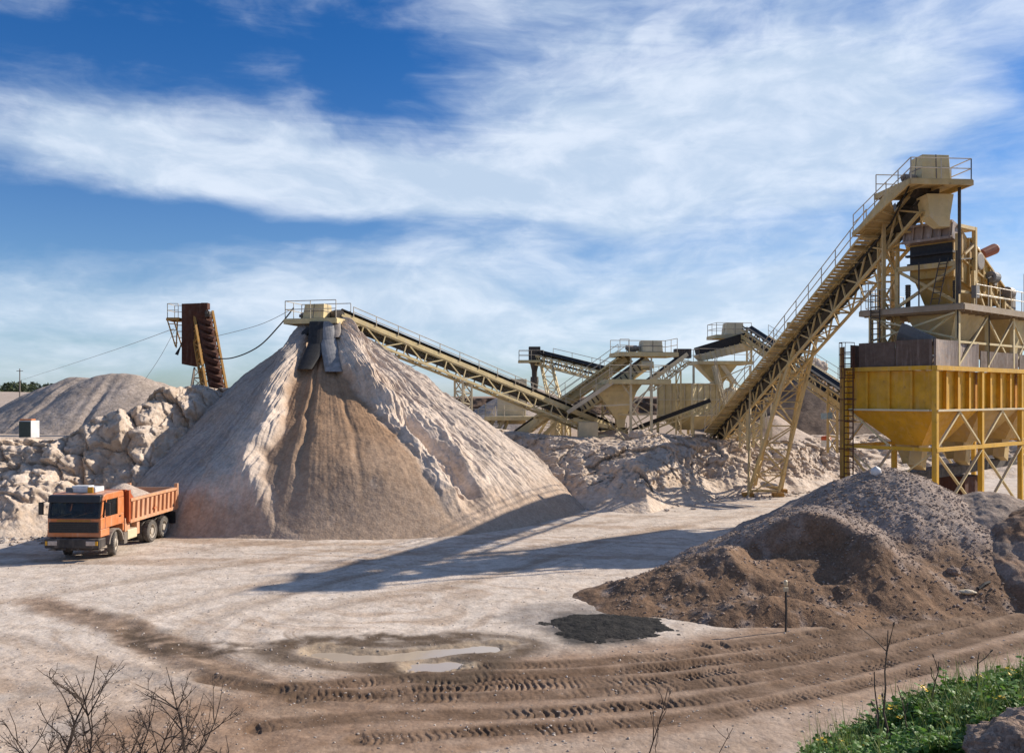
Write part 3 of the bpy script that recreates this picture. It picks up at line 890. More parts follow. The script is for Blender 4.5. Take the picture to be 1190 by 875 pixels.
# yard pebbles
k = 8000
yy = 1 / rs.uniform(1 / 48, 1 / 17.5, k); xx = yy * rs.uniform(-.62, .62, k)
zz = ground_height(xx.astype(np.float32), yy.astype(np.float32))
keep = (fbm(xx * .3, yy * .3, 2.0, 3) + rs.rand(k) * .9 > .35)
stones('gravel', np.stack([xx, yy, zz], -1)[keep], (.008, .04), M['stonepale'], 'pale pebbles scattered over the open yard floor')
# rubble at the foot of the bank
xx = np.concatenate([rs.uniform(-34, -17, 900), rs.uniform(2, 27, 500)]); yy = toe_y(xx) + rs.normal(-.5, .9, len(xx))
stones('rubble', np.stack([xx, yy, ground_height(xx.astype(np.float32), yy.astype(np.float32)) + .03], -1), (.03, .17), M['stonepale'], 'pale rock rubble along the foot of the bank')
# stones on the bank edge in front
yy = rs.uniform(9.5, 15.5, 5200); xx = yy * rs.uniform(.22, .63, 5200)
zz = ground_height(xx.astype(np.float32), yy.astype(np.float32))
stones('gravel', np.stack([xx, yy, zz], -1), (.012, .06), M['stonepale'], 'grey stones on the bank edge beyond the green weeds')


# ================================================================== far things
def build_cliff():
    nu, nv = 420, 40
    u = np.linspace(-60, 120, nu); v = np.linspace(0, 1, nv)
    U, V = np.meshgrid(u, v, indexing='ij'); U = U.astype(np.float32); V = V.astype(np.float32)
    H = 6.75 + .15 * fbm(U * .1, U * 0, 2.2, 3) - 3.3
    z = 3.3 + np.clip(V / .6, 0, 1) * H
    y = 175 + 4 * np.clip(V / .6, 0, 1) + 40 * np.clip((V - .6) / .4, 0, 1) + 4 * fbm(U * .06, U * 0, 4.4, 3) - 2.5 * ridged(U * .25, z * .4, 3.1, 4) * (V < .6)
    o = npmesh('cliff', np.stack([U, y, z], -1).reshape(-1, 3), gridfaces(nu, nv), M['cliff'])
    tag(o, kind='structure')
    # tan ground rise at far left below the wood
    u = np.linspace(-330, -60, 200); U, V = np.meshgrid(u, np.linspace(0, 1, 30), indexing='ij'); U = U.astype(np.float32); V = V.astype(np.float32)
    z = 2.5 + 5.6 * sst(0, .5, V) + .5 * fbm(U * .05, V * 3, 1.1, 3); y = 170 + 120 * V
    o = npmesh('hill', np.stack([U, y, z], -1).reshape(-1, 3), gridfaces(200, 30), M['load'])
    tag(o, kind='structure')


build_cliff()


def leaf_mat(name, c1, c2, trans=0.25):
    t = NT(name); g_ = t.n('ShaderNodeObjectInfo'); co = t.obj()
    c = t.mix(t.ramp(t.noise(co, 6.0, 4, .6), .35, .65), c1, c2)
    t.l(c, t.b.inputs['Base Color']); t.b.inputs['Roughness'].default_value = .55
    tr = t.n('ShaderNodeBsdfTranslucent'); t.l(c, tr.inputs[0])
    ms = t.n('ShaderNodeMixShader'); ms.inputs[0].default_value = trans
    t.l(t.b.outputs[0], ms.inputs[1]); t.l(tr.outputs[0], ms.inputs[2]); t.l(ms.outputs[0], t.out.inputs[0])
    return t.m


M['pine'] = leaf_mat('pine_needles', (.028, .042, .016), (.05, .07, .026), .1)


def build_wood():
    rs = np.random.RandomState(3); vs = []; fs = 0; F = []
    cen = []
    for i in range(210):
        px = rs.uniform(-260, 95) if i < 200 else rs.uniform(185, 225)
        Y = rs.uniform(255, 330); Xc = (px - CX) / FPX * Y; top = rs.uniform(9.2, 11.0) + .7 * math.sin(px * .05) - (1.4 if i >= 200 else 0); base = 6.0
        for k in range(70):
            t_ = rs.rand() ** .7; rr = 3.4 * (1 - t_ * .7) * math.sqrt(rs.rand()); a = rs.rand() * 6.28
            cen.append((Xc + rr * math.cos(a), Y + rr * math.sin(a), base + (top - base) * t_, rs.uniform(.5, 1.1)))
    cen = np.array(cen, np.float32); N = len(cen)
    q = rs.normal(size=(N, 3, 3)).astype(np.float32); q /= np.linalg.norm(q, axis=2)[..., None]
    v = cen[:, None, :3] + q * cen[:, 3][:, None, None]
    o = npmesh('pine_wood', v.reshape(-1, 3), np.arange(N * 3).reshape(-1, 3), M['pine'], None, False)
    tag(o, 'dark far-off pine wood on the horizon behind the grey stockpile', 'woods', kind='stuff')


build_wood()
# utility pole in front of the wood
th = thing('utility_pole', 'thin grey utility pole standing in front of the far pine wood', 'pole', PT(23, 462, 190))
mb = MB(); p = PT(23, 462, 190); mb.tube(p, p + Z3 * 6.2, .14, 6, .1); mb.build('pole', M['steel'], th)
mb = MB(); mb.beam(p + Vector((-.7, 0, 5.7)), p + Vector((.7, 0, 5.7)), .12); mb.build('crossarm', M['steel'], th)
# ================================================================== conveyors
class Conv:
    """a belt conveyor from tail T to head H: a along, s sideways (right of travel when looking from T), n up"""
    def __init__(c, T, H, w, d):
        c.T, c.H, c.w, c.d = Vector(T), Vector(H), w, d
        c.L = (c.H - c.T).length; c.a = (c.H - c.T).normalized(); c.s = c.a.cross(Z3).normalized(); c.n = c.s.cross(c.a)

    def at(c, t, side=0.0, up=0.0): return c.T + c.a * (c.L * t) + c.s * side + c.n * up

    def chords(c, mb, w=.12, t0=0, t1=1):
        for sd in (-1, 1):
            for up in (0, -c.d):
                mb.beam(c.at(t0, sd * c.w / 2, up), c.at(t1, sd * c.w / 2, up), w, w, c.n)
        return mb

    def webs(c, mb, n, w=.07):
        for sd in (-1, 1):
            x = sd * c.w / 2
            mb.lattice(c.at(0, x, 0), c.at(1, x, 0), c.at(0, x, -c.d), c.at(1, x, -c.d), n, w)
        for i in range(n + 1):
            t_ = i / n
            mb.beam(c.at(t_, -c.w / 2, -c.d), c.at(t_, c.w / 2, -c.d), w * 1.2)
        mb.lattice(c.at(0, -c.w / 2, -c.d), c.at(1, -c.w / 2, -c.d), c.at(0, c.w / 2, -c.d), c.at(1, c.w / 2, -c.d), n, w * .8, False)
        return mb

    def belt(c, root, up=.16, wd=None, ret=True):
        wd = wd or c.w * .8
        mb = MB()
        pr = [(-wd / 2, .16), (-wd * .22, 0), (wd * .22, 0), (wd / 2, .16)]
        A = [c.at(-.002, x, up + z) for x, z in pr] + [c.at(-.002, x, up + z - .05) for x, z in reversed(pr)]
        B = [c.at(1.002, x, up + z) for x, z in pr] + [c.at(1.002, x, up + z - .05) for x, z in reversed(pr)]
        mb.loft(A, B)
        if ret: mb.beam(c.at(0, 0, -c.d * .45), c.at(1, 0, -c.d * .45), wd, .04, c.n)
        mb.build('belt', M['belt'], root)
        k = max(4, int(c.L / 1.5))
        for i in range(k + 1):
            t_ = i / k; mb = MB()
            for x0, x1, z0, z1 in ((-wd * .55, -wd * .24, .13, -.06), (-wd * .22, wd * .22, -.07, -.07), (wd * .24, wd * .55, -.06, .13)):
                mb.tube(c.at(t_, x0, up + z0), c.at(t_, x1, up + z1), .05, 6)
            mb.beam(c.at(t_, -c.w * .5, up - .13), c.at(t_, c.w * .5, up - .13), .06)
            mb.build('idler', M['darkmetal'], root)

    def side_rail(c, root, side, h=1.0, sp=1.8, t0=.02, t1=.98, r=.028, mat=None, base=0.0):
        mb = MB(); p, q = c.at(t0, side, base), c.at(t1, side, base); n = max(2, int((q - p).length / sp))
        for i in range(n + 1):
            b = p.lerp(q, i / n); mb.tube(b, b + Z3 * h, r, 5)
        for f in (1, .5): mb.tube(p + Z3 * h * f, q + Z3 * h * f, r, 5)
        return mb.build('handrail', mat or M['rail'], root)

    def walkway(c, root, x0, x1, t0=.02, t1=.98, up=-.02, mat=None):
        mb = MB()
        m = (x0 + x1) / 2
        for x in (x0 + .04 * (1 if x1 > x0 else -1), x1): mb.beam(c.at(t0, x, up), c.at(t1, x, up), .06, .12, c.n)
        n = int(c.L * (t1 - t0) / 1.6)
        for i in range(n + 1):
            t_ = t0 + (t1 - t0) * i / n; mb.beam(c.at(t_, x0, up - .06), c.at(t_, x1, up - .06), .07)
        for i in range(int(c.L * (t1 - t0) / .36)):
            t_ = t0 + .36 * i / c.L; mb.beam(c.at(t_, x0 + .02, up + .02), c.at(t_, x1 - .02, up + .02), .25, .04, c.n)
        return mb.build('walkway', mat or M['cream'], root)


def deck(root, cx, cy, z, sx, sy, rot, mat, t=.22, rails='NSEW', h=1.05, name='platform'):
    """a steel platform with edge beams, joists beneath and handrails; returns a corner function"""
    rm = Matrix.Rotation(rot, 3, 'Z')
    def W(x, y, dz=0): return Vector((cx, cy, z + dz)) + rm @ Vector((x, y, 0))
    mb = MB(); a, b = sx / 2, sy / 2
    mb.prism([W(-a, -b, -.05), W(a, -b, -.05), W(a, b, -.05), W(-a, b, -.05)], (0, 0, .05))
    for p, q in (((-a, -b), (a, -b)), ((a, -b), (a, b)), ((a, b), (-a, b)), ((-a, b), (-a, -b))):
        mb.beam(W(*p, -t / 2 - .052), W(*q, -t / 2 - .052), .09, t)
    k = max(2, int(sx / .9))
    for i in range(1, k): mb.beam(W(-a + sx * i / k, -b + .06, -.12), W(-a + sx * i / k, b - .06, -.12), .06, .13)
    mb.build(name, mat, root)
    e = .05; runs = {'S': [(-a + e, -b + e), (a - e, -b + e)], 'N': [(-a + e, b - e), (a - e, b - e)], 'W': [(-a + e, -b + e), (-a + e, b - e)], 'E': [(a - e, -b + e), (a - e, b - e)]}
    if rails:
        mb = MB()
        for r_ in rails: mb.rail([W(*p) for p in runs[r_]], h)
        mb.build('handrail', M['rail'], root)
    return W


def trestle(root, tops, feet, n, mat, w=.16, bw=.08):
    """legs from tops to feet with bracing between neighbours"""
    for p, q in zip(tops, feet):
        MB().beam(p, q, w).build('leg', mat, root)
    mb = MB(); k = len(tops)
    for i in range(k if k > 2 else 1):
        j = (i + 1) % k
        mb.lattice(tops[i], feet[i], tops[j], feet[j], n, bw)
    mb.build('bracing', mat, root)


def housing(root, W, x, y, sx, sy, h, mat, z0=0.0, name='motor_housing'):
    mb = MB()
    A = [W(x - sx / 2, y - sy / 2, z0), W(x + sx / 2, y - sy / 2, z0), W(x + sx / 2, y + sy / 2, z0), W(x - sx / 2, y + sy / 2, z0)]
    k = .86
    B = [W(x - sx / 2 * k, y - sy / 2 * .8, z0 + h), W(x + sx / 2 * .97, y - sy / 2 * .8, z0 + h), W(x + sx / 2 * .97, y + sy / 2 * .8, z0 + h), W(x - sx / 2 * k, y + sy / 2 * .8, z0 + h)]
    mb.loft(A, B)
    o = mb.build(name, mat, root, bevel=.02)
    mb = MB(); e = .006
    for i in range(4):
        a0, a1, b0, b1 = A[i], A[(i + 1) % 4], B[i], B[(i + 1) % 4]; n_ = (a1 - a0).cross(b0 - a0).normalized() * e
        mb.beam(a0.lerp(a1, .5) + n_, b0.lerp(b1, .5) + n_, .05, .02, n_.normalized()); mb.beam(a0.lerp(b0, .52) + n_, a1.lerp(b1, .52) + n_, .05, .018, n_.normalized())
        mb.beam(a0.lerp(b0, .03) + n_, a1.lerp(b1, .03) + n_, .08, .03, n_.normalized())
    mb.build('panel_seam', M['steel'], root)
    return o


def motor(root, p, axis, L=.8, r=.22, mat=None):
    axis = Vector(axis).normalized(); mb = MB()
    mb.lathe([(r * .5, -L / 2 - .1), (r * .5, -L / 2), (r, -L / 2), (r, L * .3), (r * .8, L * .35), (r * .8, L / 2), (r * .3, L / 2 + .01)], p, axis, 14)
    mb.box(Vector(p) - Z3 * (r + .05), (r * 2, r * 2, .1))
    return mb.build('motor', mat or M['steel'], root)


# ---------------------------------------------------------------- stacker over the cone
def stacker():
    H = PT(392, 367, 59); T = PT(724, 504, 76)
    root = thing('stacker_conveyor', 'long cream conveyor dropping sand on the tall cone pile', 'conveyor', (T.x, T.y, 3.4))
    c = Conv(T, H, 1.1, .95)
    mb = c.chords(MB(), .16); c.webs(mb, 16, .08)
    for sd in (-1, 1): mb.beam(c.at(0, sd * .56, .02), c.at(1, sd * .56, .02), .05, .42, c.n)   # pale side channel
    mb.build('frame', M['cream'], root)
    c.belt(root, .30, 1.0)
    c.side_rail(root, -.62, .66, 1.75, .01, .97, .03, M['rail'], .2)
    # skirt of black belting standing above the frame on the far side
    MB().beam(c.at(.0, .60, .42), c.at(.985, .60, .42), .03, .5, c.n).build('skirt_board', M['rubber'], root)
    # head platform
    P = PT(379, 372, 59)
    W = deck(root, P.x - .45, 58.7, P.z, 3.7, 2.4, R(-14), M['cream'], .3, 'SWN', 1.15)
    housing(root, W, -.1, .1, 1.5, 1.4, 1.0, M['cream'])
    motor(root, W(-1.1, .4, .3), (1, .2, 0), .7, .2)
    mb = MB(); mb.lathe([(.32, -.6), (.36, 0), (.32, .6)], H + c.a * .1, c.s, 16); mb.build('drum', M['darkmetal'], root)
    # drop chutes: rubber lined tubs sliding down the top of the heap
    def chute(pts, wd, mat):
        mb = MB(); k = 10
        prev = None
        for p, wv in zip(pts, wd):
            ring = [Vector(p) + Vector((math.cos(R(180 + 180 * i / k)) * wv, -.06 + math.sin(R(180 + 180 * i / k)) * wv * .45, 0)) for i in range(k + 1)]
            ring += [Vector(v) + Vector((0, .05, 0)) for v in reversed(ring)]
            if prev: mb.loft(prev, ring, True)
            prev = ring
        return mb.build('drop_chute', mat, root)
    yb = 57.4
    chute([PT(371, 374, yb), PT(369, 400, yb - 1.1), PT(362, 415, yb - 2.1), PT(354, 429, yb - 2.9)], [.62, .6, .55, .45], M['belt'])
    chute([PT(378, 374, yb), PT(381, 395, yb - .9), PT(385, 415, yb - 2.1), PT(388, 432, yb - 3.0)], [.52, .54, .54, .54], M['grey'])
    chute([PT(390, 374, yb + .2), PT(391, 384, yb - .3), PT(391, 392, yb - .8)], [.32, .30, .26], M['steel'])
    chute([PT(362, 380, yb + .1), PT(350, 392, yb - .2), PT(338, 402, yb - .4)], [.3, .3, .28], M['rubber'])
    # raking strut and trestle
    mb = MB()
    for sd in (-.5, .5): mb.beam(c.at(.90, sd, -.95), PT(425, 402, 60.5) + Vector((sd, 0, 0)), .14)
    mb.build('strut', M['cream'], root)
    b = c.at(.6, 0, -.95)
    tops = [c.at(.595, -.5, -.95), c.at(.595, .5, -.95), c.at(.625, .5, -.95), c.at(.625, -.5, -.95)]
    feet = [Vector((p.x, p.y, 4.2)) for p in tops]
    trestle(root, tops, feet, 5, M['creamlt'], .15, .07)
    tops = [c.at(.12, -.5, -.95), c.at(.12, .5, -.95)]
    trestle(root, tops, [Vector((p.x, p.y, 3.2)) for p in tops], 2, M['cream'], .15, .08)
    return W


SW = stacker()


# ---------------------------------------------------------------- the big inclined conveyor and its lattice tower
def main_conveyor():
    H = PT(1074, 222, 45); T = PT(833, 508, 75)
    root = thing('inclined_conveyor', 'steep straw coloured lattice conveyor climbing to the highest platform', 'conveyor', (T.x, T.y, 3.5))
    c = Conv(T, H, 1.15, 1.35)
    mb = c.chords(MB(), .14); c.webs(mb, 20, .085); mb.build('frame', M['straw'], root)
    c.belt(root, .25, 1.0)
    [MB().beam(c.at(0, x_, .3), c.at(.95, x_, .3), .03, .40, c.n).build('skirt_board', M['grey'], root) for x_ in (.56, -.56)]
    c.walkway(root, .66, 1.5, .04, .90, -.05, M['straw'])
    c.side_rail(root, 1.46, 1.05, 1.9, .04, .90, .03)
    # steps hung under the lower end
    mb = MB()
    for i in range(26):
        t_ = .01 + i * .035; mb.beam(c.at(t_, 1.4, -.28), c.at(t_, -.95, -.28), .2, .06)
    mb.build('cross_ties', M['straw'], root)
    # sloping upper landing and top platform
    ang = R(5)
    hx, hy = H.x, H.y
    W = deck(root, hx - .32, hy - .45, 17.69, 3.15, 3.5, ang, M['straw'], .24, 'SEN', 1.0)
    mb = MB(); c.s = -c.s
    mb.plate([W(-1.6, -1.7, -.1), W(-1.6, .3, -.1), c.at(.885, .7, .0), c.at(.885, -2.0, .0)], .08)
    for i in range(7):
        f = i / 6; mb.beam(W(-1.6, -1.7, -.22).lerp(c.at(.885, -2.0, -.14), f), W(-1.6, .3, -.22).lerp(c.at(.885, .7, -.14), f), .09)
    mb.beam(W(-1.6, -1.7, -.15), c.at(.885, -2.0, -.06), .1, .26)
    mb.build('landing', M['straw'], root)
    mb = MB(); mb.rail([c.at(.885, -1.95, .05), W(-1.54, -1.7, 0)], 1.0, 1.2); mb.build('handrail', M['rail'], root)
    housing(root, W, .1, -.45, 1.5, 1.35, 1.36, M['cream']); c.s = -c.s
    motor(root, W(-.95, -.6, .26), (1, .3, 0), .8, .2)
    mb = MB(); mb.lathe([(.36, -.62), (.40, 0), (.36, .62)], H + c.n * .02, c.s, 16); mb.build('drum', M['darkmetal'], root)
    # discharge chute under the head
    p = H + Vector((.3, -.6, -.4))
    A = [p + Vector(v) for v in ((-.68, -.55, 0), (.68, -.45, 0), (.68, .62, 0), (-.68, .62, 0))]
    B = [p + Vector(v) for v in ((-.54, -.5, -1.1), (.5, -.45, -1.1), (.5, .45, -1.1), (-.54, .45, -1.1))]
    Cc = [p + Vector(v) for v in ((.0, -.4, -1.6), (.54, -.36, -1.6), (.54, .27, -1.6), (.0, .27, -1.6))]
    mb = MB(); mb.loft(A, B); mb.loft(B, Cc); mb.build('chute', M['cream'], root)
    # lattice column under the head, standing on the bins
    Y0 = 47.3; xs = (PT(1027, 0, Y0).x, PT(1043, 0, Y0).x)
    tops = [Vector((xs[0], Y0, 16.3)), Vector((xs[1], Y0, 16.3)), Vector((xs[1] + .25, Y0 + 1.2, 16.0)), Vector((xs[0] + .25, Y0 + 1.2, 16.0))]
    feet = [Vector((p.x, p.y, 8.3)) for p in tops]
    trestle(root, tops, feet, 6, M['straw'], .17, .09)
    mb = MB(); mb.beam(tops[0], tops[1], .2); mb.beam(tops[1] + Vector((-.2, 0, .1)), tops[1] + Vector((2.0, -1.4, .1)), .2); mb.beam(tops[3], tops[2], .2)
    for t_ in tops: mb.beam(t_, t_ + Vector((.1, 0, .9)), .14)
    mb.build('head_beam', M['straw'], root)
    MB().tube(W(1.2, -1.25, -.3), W(1.2, -1.25, -5.5), .08, 8).build('post', M['darkmetal'], root)
    # tower at mid length
    tw = thing('lattice_tower', 'tall straw lattice tower holding up the steep conveyor', 'tower', (18.4, 63.5, 0))
    q0, q1, q2, q3 = c.at(.52, .62, -1.45), c.at(.52, -.62, -1.45), c.at(.46, -.62, -1.45), c.at(.46, .62, -1.45)
    g0, g1, g2, g3 = PT(869, 569, 63.3), PT(904, 569, 63.3), PT(908, 567, 65.8), PT(876, 566, 65.8)
    for v in (g0, g1, g2, g3): v.z = .12
    tops = [PT(931, 379, q0.y), PT(952, 381, q0.y + .4), q2 + Vector((.3, .4, 0)), q3]
    trestle(tw, tops, [g0, g1, g2, g3], 7, M['straw'], .17, .085)
    for v in (g0, g1, g2, g3): MB().box(v - Z3 * .08, (.75, .6, .5)).build('footing', M['rustyel'], tw)
    for p_, q_, w_, h_ in ((g0 + Z3 * .3, g1 + Z3 * .3, .16, .16), (g2 + Z3 * .3, g3 + Z3 * .3, .16, .16), (tops[0] + Z3 * .1 - Vector((.9, 0, 0)), tops[1] + Z3 * .1 + Vector((.5, 0, 0)), .24, .3), (tops[0] - Vector((.4, 0, .9)), tops[1] + Vector((.2, 0, -.9)), .12, .12)):
        MB().beam(p_, q_, w_, h_).build('cross_beam', M['straw'], tw)
    # slim raking prop left of the tower
    mb = MB(); mb.tube(PT(872, 452, 66), Vector((g0.x - .05, g0.y - .35, .1)), .09, 6); mb.build('prop', M['straw'], tw)
    mb = MB(); mb.path([c.at(.02, .60, -.3), c.at(.3, .62, -.34), c.at(.6, .60, -.30), c.at(.93, .62, -.3), W(-.9, -.6, .1)], .045, 5); mb.path([c.at(.02, .64, -.42), c.at(.35, .66, -.47), c.at(.9, .64, -.4)], .03, 5); mb.build('cable_run', M['rubber'], root)
    # lower trestle near the tail
    tops = [c.at(.2, -.55, -1.4), c.at(.2, .55, -1.4), c.at(.25, .55, -1.4), c.at(.25, -.55, -1.4)]
    trestle(root, tops, [Vector((p.x, p.y, 3.2)) for p in tops], 3, M['cream'], .15, .08)
    return c


MC = main_conveyor()


# ---------------------------------------------------------------- rusty bucket conveyor on the left
def rusty():
    H = PT(226, 362, 71); T = PT(253, 452, 68)
    root = thing('rusty_conveyor', 'rusty dark steel tipping conveyor standing behind the cone pile', 'conveyor', (T.x, T.y, 7))
    Tt = T + Vector((.2, -.2, -2.0)); c = Conv(Tt + Vector((.15, 0, 0)), H + Vector((.6, .2, .1)), 1.55, .9)
    mb = c.chords(MB(), .17); c.webs(mb, 11, .1); mb.build('frame', M['rustyel'], root)
    mb = MB()
    for i in range(13):
        t_ = (i + .5) / 13; mb.box(c.at(t_, 0, .12), (1.1, .5, .3), Matrix.Rotation(R(20), 3, 'Y'))
    mb.beam(c.at(0, 0, .0), c.at(.95, 0, .0), 1.2, .06, c.n)
    mb.build('bucket_chain', M['rust'], root)
    mb = MB(); A = [PT(211, 353, 70.2), PT(240, 352, 70.6), PT(239, 421, 70.6), PT(226, 426, 70.5), PT(211, 423, 70.2)]
    mb.prism(A, (-.1, .75, 0)); mb.build('hood', M['rust'], root, bevel=.03)
    mb = MB(); mb.box(PT(239, 356, 70.9), (.5, .6, .5)); mb.build('gearbox', M['rust'], root)
    motor(root, PT(242, 364, 70.6), (0, 1, 0), .6, .2, M['darkmetal'])
    W = deck(root, PT(205, 370, 71).x, 71, PT(205, 370, 71).z, .95, 1.6, 0, M['rustyel'], .18, 'SWN', 1.1)
    for dy in (-.7, .7):
        mb = MB(); mb.beam(W(-.45, dy, -.2), W(.2, dy, -2.3), .08); mb.beam(W(.35, dy, -.2), W(.25, dy, -2.4), .08)
        for k in range(4): mb.beam(W(-.4 + .15 * k, dy, -.5 * (k + 1)), W(.35, dy, -.5 * (k + 1)), .06)
        mb.build('bracket', M['rustyel'], root)
    mb = MB(); mb.path([PT(212, 396, 70), PT(209, 404, 70), PT(205, 412, 70)], [.02, .06, .15], 5); mb.build('rubber_flap', M['rubber'], root)
    tops = [PT(226, 427, 71), PT(236, 427, 71.4), PT(236, 428, 73), PT(226, 428, 73)]
    feet = [PT(218, 456, 70.5), PT(236, 456, 71), PT(238, 456, 73.5), PT(222, 456, 74)]
    for p in feet: p.z = 6.2
    trestle(root, tops, feet, 4, M['steel'], .11, .06)


rusty()


def cable(name, label, pts, r, mat):
    mb = MB(); mb.path(smooth_line([tuple(p) for p in pts], 8), r, 5)
    return tag(mb.build(name, mat), label, 'cable')


cable('power_cable', 'thick black cable sagging between rusty conveyor and cone platform', [PT(243, 416, 70), PT(270, 416, 67), PT(300, 403, 64), PT(325, 378, 61), PT(341, 358, 58.8)], .05, M['rubber'])
cable('guy_wire', 'thin wire running from the cone platform rail to the rusty conveyor', [PT(340, 359, 58.8), PT(300, 378, 63), PT(242, 393, 70)], .018, M['steel'])
cable('guy_wire', 'thin wire stretched from the rusty conveyor to the far utility pole', [PT(202, 382, 71), PT(120, 411, 110), PT(24, 442, 190)], .022, M['steel'])
cable('guy_wire', 'thin stay wire going down steeply from the rusty platform to the grey stockpile', [PT(203, 384, 71), PT(186, 415, 73), PT(168, 442, 76)], .016, M['steel'])
cable('power_cable', 'short slack wire ending at the trestle of the stacker conveyor', [PT(456, 430, 64), PT(478, 426, 65.5), PT(499, 421, 67)], .03, M['rubber'])

# power cabinet on the left bank
th = thing('switch_cabinet', 'white cabinet with a dark green front on top of the rocky bank', 'cabinet', (PT(34, 505, 57).x, 57.5, 5.2))
p = PT(22, 489, 57.2); q = PT(36, 489, 57.0); r_ = PT(46, 490, 57.7)
mb = MB(); ax = (q - p); ay = (r_ - q); ay.z = 0; ax.z = 0; h_ = Vector((0, 0, -1.1))
mb.prism([p, q, q + ay, p + ay], h_); mb.build('body', M['white'], th, bevel=.02)
nrm = Vector((ax.y, -ax.x, 0)).normalized()
mb = MB(); mb.plate([p + nrm * .012 + h_ * .96 + ax * .03, q + nrm * .012 + h_ * .96 - ax * .03, q + nrm * .012 + h_ * .04 - ax * .03, p + nrm * .012 + h_ * .04 + ax * .03], .03)
mb.build('door', plain('dark_green_panel', (.02, .035, .03), .6), th)
mb = MB(); mb.box((p + q + ay) / 2 + Vector((-.1, .0, .06)), (.75, .5, .12)); mb.build('top_cover', M['orange'], th)


# ================================================================== screening station (middle)
def station_one():
    root = thing('screening_station', 'cream screening tower with funnel and two railed decks left of centre bin', 'screening plant', (PT(735, 0, 72).x, 72, 3.4))
    up = PT(748, 410, 72)
    W = deck(root, up.x, 72.2, up.z, 4.8, 3.2, R(8), M['cream'], .3, 'NE', 1.1)
    mb = MB(); mb.rail([W(-2.35, -1.5, 0), W(-1.6, -1.5, 0)], 1.0); mb.build('handrail', M['rail'], root)
    housing(root, W, .45, -.4, 1.7, 1.5, .95, M['creamlt'])
    motor(root, W(-1.0, -.4, .35), (1, .1, 0), 1.0, .24)
    motor(root, W(-.7, .6, .3), (1, .1, 0), .8, .2)
    lo = PT(735, 441, 71.5)
    W2 = deck(root, lo.x + .1, 72.2, lo.z, 5.0, 4.4, R(8), M['cream'], .34, 'SE', 1.1)
    # inclined screen box between the decks
    a, b = PT(672, 473, 73.5), PT(752, 416, 72)
    c = Conv(a, b, 1.9, .55)
    mb = MB(); mb.prism([c.at(0, .95, 0), c.at(1, .95, 0), c.at(1, .95, -.75), c.at(0, .95, -.75)], -c.s * 1.9); mb.build('screen_box', M['cream'], root, bevel=.02)
    mb = MB(); mb.beam(c.at(.02, 0, .12), c.at(.97, 0, .12), 1.75, .2, c.n)
    for i in range(16): mb.beam(c.at(.03 + .06 * i, .98, -.1), c.at(.03 + .06 * i, .98, -.62), .12, .1)
    mb.build('screen_mesh', M['darkmetal'], root)
    motor(root, PT(752, 424, 71), (1, 0, 0), 1.0, .35, M['cream'])
    # sloping walkway beside the screen
    w0, w1 = PT(660, 478, 71), PT(712, 443, 70.2)
    d = Conv(w0, w1, .9, .3); d.walkway(root, -.5, .5, 0, 1, 0, M['cream'])
    mb = MB(); mb.beam(d.at(0, .52, -.1), d.at(1, .52, -.1), .06, .3); mb.rail([d.at(.3, .5, 0), d.at(1, .5, 0)], 1.05, 1.3); mb.build('handrail', M['rail'], root)
    # funnel
    def ring(px0, px1, py, y0, y1):
        A, B = PT(px0, py, y0), PT(px1, py, y0); return [A, B, Vector((B.x, y1, B.z)), Vector((A.x, y1, A.z))]
    mb = MB(); mb.loft(ring(690, 746, 447, 71, 74), ring(694, 740, 455, 71, 74)); mb.loft(ring(694, 740, 455, 71, 74), ring(716, 727, 487, 72, 73)); mb.loft(ring(716, 727, 487, 72, 73), ring(717, 726, 497, 72, 73))
    mb.build('funnel', M['cream'], root)
    tops = [PT(733, 446, 70.2), PT(757, 446, 70.4), PT(757, 446, 74.2), PT(700, 446, 74)]
    feet = [Vector((p.x, p.y, 3.2)) for p in tops]
    trestle(root, tops, feet, 2, M['creamlt'], .2, .09)
    mb = MB()
    for a, b in (((733, 470), (757, 450)), ((733, 460), (723, 447)), ((690, 472), (733, 470)), ((735, 473), (750, 500))):
        mb.beam(PT(*a, 70.3), PT(*b, 70.35), .11)
    for px in (733, 757): mb.beam(PT(px, 442, 70.3), PT(px, 412, 71), .14)
    mb.build('strut', M['creamlt'], root)


station_one()


def feed_conveyor():
    T, H = PT(588, 512, 78), PT(728, 413, 73)
    root = thing('feed_conveyor', 'cream plated conveyor rising to the upper deck of the middle screening tower', 'conveyor', (T.x, T.y, 3.4))
    c = Conv(T, H, 1.2, .75)
    mb = MB()
    for sd in (-1, 1): mb.beam(c.at(0, sd * .6, -.3), c.at(1, sd * .6, -.3), .07, .62, c.n)
    for i in range(15): mb.beam(c.at(i / 14, -.6, -.58), c.at(i / 14, .6, -.58), .09)
    mb.build('frame', M['cream'], root)
    c.belt(root, .06, .95, False)
    c.walkway(root, .66, 1.4, .3, .98, -.1)
    c.side_rail(root, 1.36, 1.0, 1.6, .42, .98, .026)
    c.side_rail(root, -.66, 1.0, 1.8, .45, .98, .026)
    tops = [c.at(.42, -.55, -.6), c.at(.42, .55, -.6), c.at(.5, .55, -.6), c.at(.5, -.55, -.6)]
    trestle(root, tops, [Vector((p.x, p.y, 3.2)) for p in tops], 2, M['cream'], .15, .08)
    # raking feet
    mb = MB()
    for px0, px1 in ((640, 602), (660, 625), (655, 690)):
        mb.beam(PT(px0, 478, 76), PT(px1, 512, 76), .28)
    mb.build('leg', M['cream'], root)


feed_conveyor()


